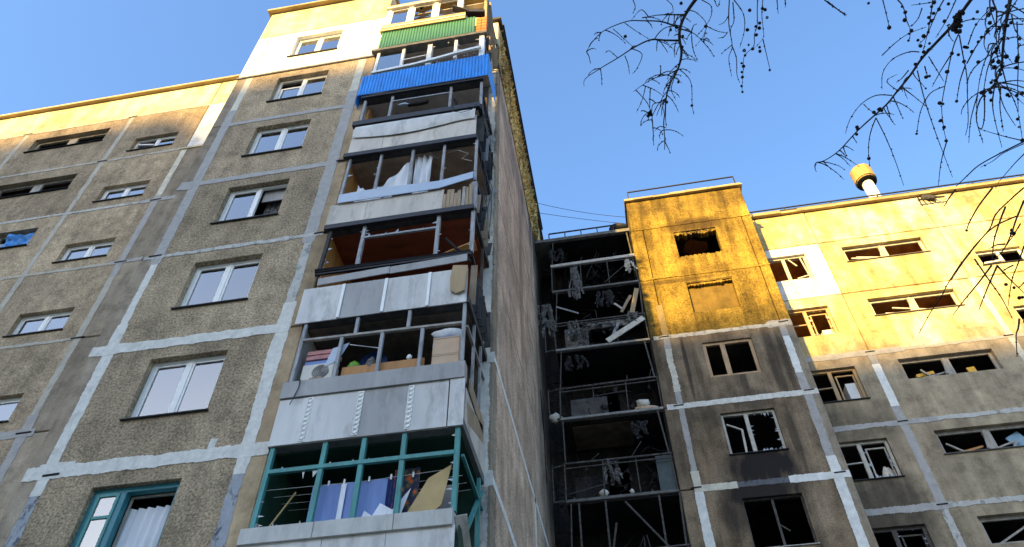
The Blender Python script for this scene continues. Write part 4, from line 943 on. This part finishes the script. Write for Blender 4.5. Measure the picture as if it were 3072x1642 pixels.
# ------------------------------------------------------------------ burnt balcony column
BX0, BX1, YF = -.10, 2.98, 9.10
for r in range(1, 10):
    z0, z1 = zc(r), zc(r+1)
    panel(right, XE+.02, .15, z0, z1, YD, 'soot_wall', name='burnt_wall', gap=0)
    panel(right, .15, 2.98, z0, z1, YD, 'soot_black' if r in (8, 9, 5, 4) else 'soot_wall', (1.06, 1.72, z0+.1, z0+2.2), name='burnt_wall', gap=0)
    room(right, .3, 2.9, z0+.05, z1-.1, YD+.302, 'room_black')
    bal = MB().box(BX0-.02, BX1, YF, YD-.002, z0-.05, z0+.03).build('burnt_balcony', 'slab_pale' if r in (7, 8) else 'slab_grey', right)
    MB().box(BX0, BX1-.02, YF+.05, YD-.004, z1-.13, z1-.105).build('ceiling', 'soot_black' if r != 6 else 'soot_wall', bal)
    MB().box(BX1-.03, BX1-.003, YF+.06, YD-.004, z0+.06, z1-.135).build('side_wall', 'soot_black', bal)
    if r < 4: continue
    rnd = random.Random(50+r)
    rail = 1.15 if r != 9 else 1.32
    def jb(s=.03): return rnd.uniform(-s, s)
    for k in range(2):
        MB().bar((BX0, YF-.01, z0+rail-.13*k+jb()), (BX1, YF-.01, z0+rail+.02-.13*k+jb()), .045 if k == 0 else .03).build('rail', 'metal_burnt', bal)
    for x in (BX0, .97, 1.95, BX1-.03):
        MB().bar((x, YF, z0+.03), (x+jb(.04), YF, z0+rail+.02), .04 if x in (BX0,) else .03).build('post', 'metal_burnt', bal)
    MB().bar((BX0+.05, YF, z0+rail), (BX0+.08+jb(.1), YF+.02, z1-.1), .035).build('post', 'metal_burnt', bal)
    MB().bar((BX1-.08, YF+.02, z0+rail), (BX1-.10+jb(.1), YF, z1-.1), .045).build('post', 'metal_burnt', bal)
    if r < 9:   # left-hand cage
        b = MB(); b.bar((-.45, YF+.1, z0), (-.45, YF+.1, z0+rail+.1), .035); b.bar((-.45, YF+.1, z0+rail), (BX0, YF, z0+rail), .035); b.bar((-.45, YF+.1, z0+.04), (BX0, YF, z0+.0), .04); b.bar((-.45, YF+.1, z0+rail), (-.5, YD, z0+rail), .03); b.build('side_cage', 'metal_burnt', bal)
    # bent bars, window grille remains
    for k in range(2):
        x = rnd.uniform(BX0+.1, BX1-.2); MB().bar((x, YF+.03, z0+rail), (x+rnd.uniform(-.4,.4), YF+rnd.uniform(0,.3), z0+rail+rnd.uniform(.2, .7)), .016).build('bent_bar', 'metal_burnt', bal)
    x = rnd.uniform(BX0, BX1-1); MB().bar((x, YF+.05, z0+rnd.uniform(.1,.9)), (x+rnd.uniform(.5,1.2), YF+.1, z0+rnd.uniform(.3,1.3)), .022).build('bent_bar', 'metal_burnt', bal)
rnd = random.Random(404)
for r in (5, 6, 7, 8, 9):
    b = MB(); z0 = zc(r)
    for k in range(70 if r >= 8 else 40):          # charred frames, laths and shreds
        x = rnd.uniform(BX0-.4, BX1-.1); y = rnd.uniform(YF+.05, YF+1.1); zz = z0+rnd.uniform(.05, 2.4 if r >= 8 else 1.5); L = rnd.uniform(.1, .55); a = rnd.gauss(0, .9)
        q = rnd.uniform(-.2, .2); b.tube([(x, y, zz), (x+L*.5*math.cos(a)+rnd.uniform(-.06,.06), y+q*.5, zz+L*.5*math.sin(a)), (x+L*math.cos(a), y+q, zz+L*math.sin(a)+rnd.uniform(-.1,.1))], rnd.uniform(.006, .022), 4)
    for k in range(30):
        x = rnd.uniform(BX0-.3, BX1-.2); y = rnd.uniform(YF+.05, YF+.9); zz = z0+rnd.uniform(.05, 1.2); s_ = rnd.uniform(.04, .2)
        b.add([(x, y, zz), (x+s_, y+.05, zz+rnd.uniform(-.1,.1)), (x+s_*.8, y, zz+s_*rnd.uniform(.3,1.5)), (x+.02, y+.04, zz+s_)], [(0,1,2,3)])
    o = b.build('charred_debris', 'char_mix'); tag(o, 'charred tangle of laths and frames on the burnt balcony %s' % {5: 'at the bottom of the column', 6: 'with the teal sheet', 7: 'with the round white lump', 8: 'with the wide pale plank', 9: 'under the bay roof'}[r], 'debris', kind='stuff')
# bay roof
MB().box(XE+.02, BX1, YF-.08, YD-.004, zc(10)-.10, zc(10)+.06).build('bay_roof', 'slab_grey', right)
railing(right, (-.1, YF+.1, zc(10)+.06), (2.4, YF+.1, zc(10)+.06), .5, 4)
panel(right, XE+.02, 2.98, zc(10)+.07, 25.6, YD, 'soot_wall', name='attic_panel')
z = zc(9)
MB().bar((BX0, YF-.03, z+1.3), (BX1, YF-.03, z+1.33), .13, .05).build('ledge_strip', 'sheet_cream', right)
MB().box(BX0, BX0+.025, YF+.1, YD-.01, z+.05, z+2.65).build('side_screen', 'soot_wall', right)
MB().box(BX0+.03, 1.05, YD-.06, YD-.02, z+.1, z+1.2).build('scorched_board', 'soot_wall', right)
MB().box(2.55, 2.9, YD-.5, YD-.45, z+.1, z+1.1).build('scorched_board', 'soot_peeled', right)
# hanging shreds and planks
def shred(c, h, wd, seed, mat='ash_shred', label='', group='charred shreds on the burnt balconies'):
    rn = random.Random(seed); b = MB()
    for k in range(9):
        x, y = c[0]+rn.uniform(-wd, wd), c[1]+rn.uniform(-.08, .08); z = c[2]; p = [(x, y, z)]
        for j in range(5): x += rn.uniform(-.07,.07); y += rn.uniform(-.05,.05); z -= h/5*rn.uniform(.5,1.1); p.append((x, y, z))
        for j in range(len(p)-1):
            q = rn.uniform(.02,.07); b.add([(p[j][0]-q, p[j][1], p[j][2]), (p[j][0]+q, p[j][1]+.02, p[j][2]), (p[j+1][0]+q, p[j+1][1], p[j+1][2]), (p[j+1][0]-q*.5, p[j+1][1]+.02, p[j+1][2])], [(0,1,2,3)])
    return tag(b.build('charred_shred', mat), label, 'debris', group)
shred((.75, YF-.05, zc(9)+1.1), 1.9, .12, 1, label='long grey charred shred hanging down the top burnt balcony')
shred((-.45, YF+.05, zc(8)+2.2), 1.2, .22, 2, label='tangled grey shreds at the gable side of the second burnt balcony')
shred((-.3, YF+.1, zc(8)+1.5), .9, .2, 3, label='lower ash shreds at the gable side of the second burnt balcony')
shred((2.75, YF, zc(9)+1.1), .6, .12, 4, 'foam_white', 'pale shreds in the corner of the top burnt balcony')
for i, (x, r, dz, h, m, lab) in enumerate(((.2, 9, 2.3, .8, 'char', 'black charred rag hanging from the bay roof beside the gable'), (1.7, 8, 2.5, .9, 'char', 'black charred rag hanging over the middle of the second burnt balcony'), (2.6, 8, 1.3, .7, 'ash_shred', 'ashen rag draped on the rail beside the split boards'),
        (.5, 7, 2.5, .7, 'char', 'black charred rag hanging over the balcony with the round white lump'), (1.2, 6, 1.2, .8, 'ash_shred', 'ashen rag draped over the rail beside the teal sheet'), (2.2, 6, 2.4, .6, 'char', 'black charred rag hanging above the teal sheet'), (.6, 8, 1.2, .8, 'ash_shred', 'ashen rag draped in front of the peeled wall sheet'))):
    shred((x, YF+.02, zc(r)+dz), h, .22, 200+i, m, lab)
for i, (a, c, wd, m, lab) in enumerate((((1.6, YF-.02, zc(8)+.1), (2.9, YF-.02, zc(8)+.95), .2, 'foam_white', 'wide pale plank slanting across the second burnt balcony'),
        ((2.2, YF, zc(8)+1.35), (2.6, YF, zc(8)+2.1), .1, 'wood_plank', 'upright split plank on the second burnt balcony'),
        ((2.55, YF+.05, zc(8)+1.3), (2.85, YF, zc(8)+2.4), .16, 'wood_board', 'sunlit split board at the soot-stained section corner'),
        ((1.75, YF, zc(8)+.2), (2.05, YF+.02, zc(8)+.9), .1, 'metal_post', 'short grey plank behind the wide pale plank'),
        ((.0, YF, zc(8)+2.0), (.75, YF+.05, zc(8)+1.6), .06, 'metal_post', 'thin grey bar sagging on the second burnt balcony'),
        ((2.0, YF-.01, zc(8)+1.8), (2.25, YF-.01, zc(8)+1.5), .07, 'sheet_cream', 'small white batten stuck on the second burnt balcony rail'),
        ((1.5, YF, zc(5)+2.6), (2.6, YF, zc(5)+1.0), .05, 'metal_burnt', 'thin bar leaning across the black lower balcony'),
        ((1.2, YF, zc(5)+2.0), (.85, YF, zc(5)+.4), .05, 'metal_burnt', 'short bar leaning left in the black lower balcony'))):
    tag(MB().bar(a, c, wd, .03).build('fallen_plank', m), lab, 'plank')
for x in (.22, .95, 2.4): MB().bar((x, YF+.02, zc(5)+.3), (x+.02, YF+.02, zc(6)-.1), .05).build('window_post', 'metal_burnt', right)
MB().box(.2, 1.0, YF+.25, YF+.28, zc(8)+.05, zc(8)+1.1).build('peeled_wall_sheet', 'soot_peeled', right)
MB().box(1.0, 2.4, YF+.22, YF+.25, zc(8)+.95, zc(8)+1.22).build('peeled_wall_sheet', 'soot_peeled', right)
MB().box(.2, 1.35, YF+.5, YF+.53, zc(7)+.05, zc(7)+1.05).build('scorched_sheet', 'sheet_scorched', right)
MB().box(2.5, 2.93, YF+.1, YF+.13, zc(6)+.05, zc(6)+1.2).build('scorched_sheet', 'teal_sheet', right)
MB().box(.15, 1.0, YF+.4, YF+.43, zc(6)+.05, zc(6)+.95).build('scorched_sheet', 'soot_wall', right)
MB().box(.2, 2.0, YF+.3, YD-.2, zc(7)-.16, zc(7)-.135).build('ceiling_board', 'room_dark', right)
for i, (c, s, lab) in enumerate((((2.4, YF+.1, zc(7)+.28), (.22, .12, .16), 'round white foam lump on the burnt balcony rail'), ((-.28, YF+.1, zc(7)+.12), (.2, .12, .16), 'white foam lump wedged beside the gable'),
        ((.95, YF+.1, zc(6)+.18), (.13, .1, .12), 'white foam lump below the charred door'), ((1.72, YF+.1, zc(6)+.14), (.07, .07, .08), 'tiny white foam ball on the lower burnt balcony'), ((2.5, YF+.15, zc(7)+.12), (.4, .12, .1), 'tan rubble heap under the round white lump'))):
    lump('foam_lump' if 'foam' in lab else 'rubble_heap', 'foam_white' if 'foam' in lab else 'cardboard', c, s, 60+i, lab, 'debris')
rnd = random.Random(77)
for r in (6, 7, 8, 9):
    b = MB()
    for k in range(60):
        x = rnd.uniform(BX0, BX1-.1); y = rnd.uniform(YF+.05, YD-.2); s = rnd.uniform(.03, .14); z = zc(r)+.05
        b.add([(x, y, z), (x+s, y+s*.2, z), (x+s*.4, y+s, z), (x+s*.4, y+s*.4, z+s*rnd.uniform(.5, 1.6))], [(0,2,1),(0,1,3),(1,2,3),(2,0,3)])
    o = b.build('rubble', 'ash_shred'); tag(o, 'loose grey rubble scattered over burnt balcony floor %s' % {6: 'with the teal sheet', 7: 'with the round white lump', 8: 'with the wide pale plank', 9: 'under the bay roof'}[r], 'rubble', kind='stuff')

# ================================================================== ground and the block across the yard
gb = MB(); gb.add([(-400,-400,-.42),(400,-400,-.42),(400,8.9,-.42),(-400,8.9,-.42),(400,9.3,-1.6),(-400,9.3,-1.6),(400,400,-1.6),(-400,400,-1.6)], [(0,1,2,3),(3,2,4,5),(5,4,6,7)])
tag(gb.build('ground', 'ground_dirt'), kind='structure')
opp = empty('apartment_tower', (-40, -122, -.42), 'tall stepped panel tower across the yard behind the viewer', 'building')
YO = -115; SL = .40
HR = 22.6 - SL*YO; HL = HR + 3.3
XS = -12 - .4245*(1.9 - YO)
MB().box(-150, XS, YO-14, YO, -.42, HL).build('wall', 'far_panel', opp)
MB().box(XS+.002, 40, YO-14, YO, -.42, HR).build('wall', 'far_panel', opp)
for r in range(22):
    b = MB()
    x = -148
    while x < 38:
        b.box(x, x+1.6, YO+.002, YO+.03, .9+3*r, 2.4+3*r); x += 3.3
    b.build('window_row', 'far_glass', opp, kind='stuff')

# ================================================================== larch branches
Rm = EUL.to_matrix()
def at(u, v, d):
    """point d metres from the lens in the direction of a photograph pixel"""
    q = Rm @ Vector(((u-1536)/2300, -(v-821)/2300, -1)); return CAM + q.normalized()*d
tree = empty('larch_tree', (9.0, -10.5, -.42), 'bare larch with dark hanging twigs and small round cones', 'tree')
def smooth(pts, n=4):
    out = []
    for i in range(len(pts)-1):
        p0 = pts[max(i-1, 0)]; p1 = pts[i]; p2 = pts[i+1]; p3 = pts[min(i+2, len(pts)-1)]
        for k in range(n):
            t = k/n; out.append(.5*((2*p1) + (p2-p0)*t + (2*p0-5*p1+4*p2-p3)*t*t + (3*p1-p0-3*p2+p3)*t**3))
    out.append(pts[-1]); return out
Z1 = lambda a, b_: (1700+.34858*a, .34858*b_)
Z2 = lambda a, b_: (2400+.4068*a, .4068*b_)
Z3 = lambda a, b_: (2700+.3196*a, 560+.3196*b_)
def tr(Z, pts, d0, d1):
    n = len(pts); return smooth([at(*Z(*p_), d0+(d1-d0)*i/max(1, n-1)) for i, p_ in enumerate(pts)])
cones = []; twigs = MB(); rt = random.Random(123)
def branch(pts, r0, r1, name='branch'):
    n = len(pts); MB().tube(pts, [r0+(r1-r0)*(i/(n-1))**.8 for i in range(n)], 6).build(name, 'bark', tree, True); return pts
def twig(pts, r0=.005, knob=.05, cone=0):
    n = len(pts); twigs.tube(pts, [r0*(1-.6*i/(n-1)) for i in range(n)], 4)
    L = 0
    for i in range(n-1):
        seg = (pts[i+1]-pts[i]).length; L += seg
        while L > knob:
            L -= knob*rt.uniform(.7, 1.4); q = pts[i].lerp(pts[i+1], rt.random()); s = rt.uniform(.004, .008)
            o = Vector((rt.uniform(-1,1), rt.uniform(-1,1), rt.uniform(-1,1))).normalized()*s*1.2
            twigs.tube([q-o*.2, q+o], [s*.9, s*.5], 4)
    for _ in range(cone):
        i = rt.randrange(n); cones.append((pts[i]+Vector((rt.uniform(-.02,.02), rt.uniform(-.02,.02), rt.uniform(-.03,.01))), rt.uniform(.8, 1.35)))
def grow(pts, count, lmin, lmax, cone=0, knob=.05, spread=.5, s0=0):
    """drooping side twigs from a traced branch"""
    for _ in range(count):
        i = rt.randrange(int(s0*len(pts)), len(pts)); p_ = pts[i].copy(); L = rt.uniform(lmin, lmax); n = 7
        d = Vector((rt.uniform(-1,1), rt.uniform(-.6,.6), rt.uniform(-.5,.5))).normalized()*spread; out = [p_.copy()]
        for k in range(n):
            d = (d + Vector((rt.uniform(-.12,.12), rt.uniform(-.08,.08), -.30))).normalized(); p_ = p_ + d*L/n; out.append(p_.copy())
        twig(out, .005, knob, cone if rt.random() < .5 else 0)
D1 = 6.6
b1 = branch(tr(Z1, [(1330,-330),(1200,-120),(1085,30),(1015,140),(975,250),(972,350),(988,430),(980,520),(950,610),(905,690),(870,780),(855,860),(848,950),(835,1060),(843,1180),(843,1290)], D1+.6, D1), .019, .003)
for pts, r in (([(1010,128),(900,128),(780,132),(650,155)], .008), ([(970,240),(890,210),(800,185),(650,180),(520,185),(330,260),(230,350),(170,445)], .008),
        ([(965,350),(850,348),(720,345),(580,410),(440,500),(290,590),(160,680),(150,745)], .009), ([(980,250),(1060,275),(1110,300),(1180,365)], .007),
        ([(955,600),(880,640),(780,665),(680,715),(575,790)], .005), ([(850,850),(800,880),(740,905),(735,1000),(745,1130),(740,1210)], .005)):
    q = tr(Z1, pts, D1, D1+rt.uniform(-.3,.3)); branch(q, r, .002, 'branchlet'); grow(q, 9, .08, .28, 0, .035, .6)
for pts in ([(400,250),(500,340),(575,410)], [(500,200),(600,270),(720,345)], [(440,500),(370,440),(330,455)], [(500,480),(530,560),(540,640)], [(560,420),(650,470),(600,600),(565,635)], [(290,590),(300,660),(303,740)],
        [(700,140),(640,85),(560,170)], [(570,0),(590,60),(570,120)], [(860,0),(910,50),(915,120)], [(1010,100),(1100,100),(1200,200),(1180,300),(1110,400)], [(1160,0),(1240,50),(1245,130),(1200,220),(1110,320)],
        [(960,590),(1040,660),(1075,740),(1080,900),(1095,990)], [(950,620),(900,760),(940,860)], [(680,740),(650,860),(600,970)], [(720,760),(715,900),(720,1000)], [(1190,220),(1300,270),(1390,285)],
        [(1400,0),(1395,200),(1425,400),(1395,500),(1420,660)], [(1420,390),(1460,500),(1465,640),(1490,715)], [(1440,0),(1520,120),(1530,260),(1490,410)], [(1430,20),(1440,180),(1410,260),(1425,390)],
        [(1400,120),(1360,190),(1310,215)], [(1420,390),(1370,430),(1330,465)], [(1270,0),(1300,60),(1320,0)], [(1380,285),(1350,320),(1300,330)], [(1690,340),(1710,430),(1750,600)], [(1810,0),(1820,120)], [(1880,0),(1882,65)], [(850,1100),(800,1090),(755,1130)]):
    twig(tr(Z1, pts, D1, D1+rt.uniform(-.2,.2)), .0046, .04)
q = tr(Z1, [(1645,-60),(1640,100),(1640,220),(1615,300),(1610,400),(1530,480),(1520,600),(1512,700),(1510,790)], D1, D1); twig(q, .004, .06)
twig(tr(Z1, [(1690,-20),(1680,120),(1690,240),(1690,330),(1610,420)], D1, D1), .0035, .06)
for a, b_ in ((1575,90),(1685,75),(1708,85),(1725,152),(1660,200),(1628,230),(1658,243),(1555,258),(1632,302),(1566,388),(1660,408),(1528,436),(1600,422),(1663,443),(1535,478),(1505,545),(1522,572),(1507,622),(1512,665),(1505,742),(1513,793),(985,30),(992,408),(948,238),(1000,312),(940,575),(712,985),(700,1000),(718,970),(1197,228),(895,258),(505,315),(1077,910),(1748,605),(860,880),(962,708)):
    cones.append((at(*Z1(a, b_), D1), rt.uniform(.8, 1.3)))
for k in range(11): cones.append((at(*Z1(712+rt.uniform(-18,18), 990+rt.uniform(-30,30)), D1), 1.1)) if k < 3 else None
grow(b1, 34, .06, .22, 0, .035, .8, .3)
D2 = 5.8
b2 = branch(tr(Z2, [(1420,-190),(1260,0),(1130,180),(1010,310),(900,430),(810,560),(720,670),(640,770),(540,860),(420,970),(290,1110),(190,1180),(130,1198)], D2+.4, D2), .014, .0025)
b3 = branch(tr(Z2, [(1580,-160),(1550,0),(1528,120),(1510,230),(1495,380),(1485,500),(1440,610),(1370,680)], D2+.3, D2-.2), .014, .004)
b4 = branch(tr(Z2, [(1380,-200),(1420,0),(1450,90),(1445,250),(1460,380)], D2+.3, D2), .008, .003)
for pts in ([(880,385),(800,385),(680,440),(610,540),(605,660)], [(680,705),(560,705),(450,770),(370,880),(335,985)], [(605,410),(700,320),(800,250),(930,200)], [(610,0),(640,120),(660,210)], [(720,0),(760,50),(790,160),(815,230),(800,310)], [(180,0),(260,60),(345,110)], [(200,10),(290,80),(340,120)],
        [(865,520),(920,740),(1000,980),(1060,1140),(1125,1310)], [(560,870),(520,980),(505,1100),(515,1230)], [(560,870),(630,1010),(700,1180),(765,1370)], [(640,780),(670,880),(705,925)], [(690,720),(730,810),(760,880)],
        [(1170,250),(1130,350),(1090,530),(1060,680),(1045,800),(1060,950),(1080,1040)], [(1175,260),(1200,400),(1230,560),(1235,720),(1240,900),(1220,1000)], [(1080,1050),(1040,1200),(1020,1370)], [(1060,640),(960,690),(890,820),(860,990)], [(1240,330),(1300,180),(1420,50)], [(1230,470),(1320,310),(1420,210),(1520,80)],
        [(1490,500),(1530,640),(1600,800),(1640,1030)], [(1600,160),(1610,420),(1605,640),(1610,830)], [(1440,610),(1420,760),(1440,900),(1490,1090)], [(1450,600),(1550,680),(1650,770)], [(1430,320),(1360,460),(1320,620),(1300,800)], [(1430,380),(1380,520),(1350,700)], [(1360,700),(1360,860),(1340,950),(1310,930)], [(1460,620),(1500,780),(1590,930)], [(1310,700),(1260,880),(1245,1055)],
        [(1650,1040),(1500,1005),(1330,955)], [(1480,640),(1475,800),(1500,970)], [(920,490),(940,560),(960,570)], [(950,420),(980,470),(1060,600)], [(900,60),(870,140),(815,200)], [(980,0),(960,140),(940,250),(910,370)], [(1060,0),(1000,110),(930,270),(870,330)], [(1150,0),(1080,150),(1000,280)], [(1220,480),(1180,600),(1155,750)], [(800,520),(750,580),(710,610)], [(1000,0),(960,20),(820,40)], [(1110,410),(1040,520),(975,640)],
        [(1560,110),(1590,230),(1652,300)], [(1520,290),(1580,275),(1640,285)], [(1645,180),(1600,180),(1560,175)], [(1652,330),(1610,350),(1615,420)], [(470,770),(500,800),(540,830)], [(560,560)[:2] if False else (720,670),(640,600),(715,550)]):
    twig(tr(Z2, pts, D2, D2+rt.uniform(-.3,.3)), .0046, .055)
for pts in ([(1164,10),(1050,110),(900,260),(840,400),(700,560),(560,740),(450,910),(390,1030),(300,1160),(180,1377)], [(870,10),(740,180),(650,340),(625,415)], [(1164,130),(1090,310),(1050,430),(980,580),(880,700)], [(1090,280),(930,350),(820,430),(740,520),(600,700),(480,880)], [(700,680),(830,870),(950,1040),(1055,1240)], [(860,740),(740,900),(600,1070),(495,1210)], [(910,750),(830,930),(740,1160)], [(910,740),(1020,860),(1164,1000)], [(990,190),(940,320),(880,520),(870,700)], [(1164,560),(1110,720),(1050,880),(1015,1120)], [(1130,350),(1050,480),(960,600)], [(1060,740),(1000,770),(960,800)], [(1164,900),(1120,950)], [(1120,1240),(1110,1330),(1090,1400),(1100,1600)], [(520,30),(460,110),(415,185)], [(985,540),(900,550),(830,590)]):
    twig(tr(Z3, pts, D2-.6, D2-.6+rt.uniform(-.3,.3)), .0058, .06)
twig(tr(Z2, [(1652,1045),(1480,1130),(1320,1220),(1230,1300),(1150,1377)], D2-.4, D2-.6), .006, .1); twig(tr(Z2, [(1652,1060),(1500,1130),(1420,1190),(1330,1235)], D2-.4, D2-.5), .004, .1); twig(tr(Z2, [(1660,1130),(1580,1210),(1460,1350)], D2-.4, D2-.5), .004, .1)
for a, b_ in ((752,50),(776,92),(772,150),(822,228),(806,250),(800,300),(505,25),(658,205),(1025,70),(985,100),(950,130),(970,155),(950,175),(945,240),(912,268),(870,298),(955,322),(888,340),(912,385),(900,425),(850,475),(930,570),(955,562),(1065,158),(1308,88),(1278,140),(1298,182),(1400,170),(1385,232),(1338,275),(1315,310),(1268,382),(1168,405),(1120,395),(1210,455),(1085,530),(1225,350),(1212,348),(1235,352),(1450,358),(1465,458),(1478,550),(1470,210),(1030,762),(1055,768),(1040,890),(1030,895),(1062,940),(1078,1040),(860,988),(1155,748),(590,800),(600,815),(580,808),(545,830),(420,938),(425,952),(418,992),(508,1170),(1340,685),(1362,712),(1530,700),(1545,712),(1600,440),(1605,425),(1595,450),(1598,500),(1610,420),(1620,290),(1618,330),(1598,705),(1605,880),(1615,938),(1640,1035),(1410,610),(720,670),(1410,740),(970,50),(990,20),(1095,30)):
    cones.append((at(*Z2(a, b_), D2), rt.uniform(.7, 1.2)))
for a, b_ in ((1050,410),(1065,440),(1045,440),(995,920),(1070,950),(1120,1045),(625,412),(1150,1040)): cones.append((at(*Z3(a, b_), D2-.6), rt.uniform(.7, 1.1)))
for k in range(26): cones.append((at(*Z2(1165+rt.gauss(0,14)-22*(k/26-.5), 85+k*6+rt.gauss(0,6)), D2), rt.uniform(.9, 1.5)))
grow(b2, 26, .06, .3, 0, .05, .7, .2); grow(b3, 22, .15, .5, 1, .05, .7, .2); grow(b4, 10, .15, .5, 1, .05, .7)
twigs.build('twigs', 'bark', tree, kind='stuff')
cm = MB(); v = []; f = []; n = 7
for j, (q, h) in enumerate(((.004,.014),(.011,.009),(.013,0),(.011,-.008),(.004,-.014))):
    for k in range(n): v.append((q*(1+.18*((k+j) % 2))*math.cos(2*math.pi*k/n), q*(1+.18*((k+j) % 2))*math.sin(2*math.pi*k/n), h))
for j in range(4):
    for k in range(n): f.append((j*n+k, j*n+(k+1) % n, (j+1)*n+(k+1) % n, (j+1)*n+k))
co0 = cm.add(v, f).build('cone', 'cone_brown', tree); cme = co0.data
for i, (p_, s) in enumerate(cones):
    o = co0 if i == 0 else bpy.data.objects.new('cone', cme)
    if i: col.objects.link(o); o.parent = tree
    o.location = p_ - tree.location; o.scale = (s*.82,)*3; o.rotation_euler = (rt.uniform(-1,1), rt.uniform(-1,1), 0)
# trunk and limbs outside the picture
T0 = tree.location
MB().tube([T0, T0+Vector((.05,0,4)), T0+Vector((-.05,.05,9)), T0+Vector((0,0,14)), T0+Vector((0,0,18))], [.26,.22,.17,.10,.03], 12).build('trunk', 'bark', tree, True)
tw2 = MB(); twigs = tw2
for tip, zt_ in ((b1[0], 8.5), (b2[0], 7.2), (b3[0], 7.6), (b4[0], 8.0), (at(3120, 420, D2-.4), 6.4), (at(3100, 560, D2-.6), 6.0), (at(2300, -60, D1), 8.9)):
    s = T0 + Vector((0,0,zt_)); tip = Vector(tip); base = []
    for k in range(8):
        q = k/7; p_ = s.lerp(tip, q) + Vector((0, 0, .45*math.sin(math.pi*q)))
        if 0 < k < 7: p_ += Vector((rt.uniform(-.12,.12), rt.uniform(-.12,.12), rt.uniform(-.1,.1)))
        base.append(p_)
    pts = smooth(base, 5); n = len(pts)
    MB().tube(pts, [.042-.030*(i/(n-1)) for i in range(n)], 7).build('limb', 'bark', tree, True)
    grow(pts[:-8], 14, .1, .35, 0, .05, .8)
tw2.build('twigs', 'bark', tree, kind='stuff')
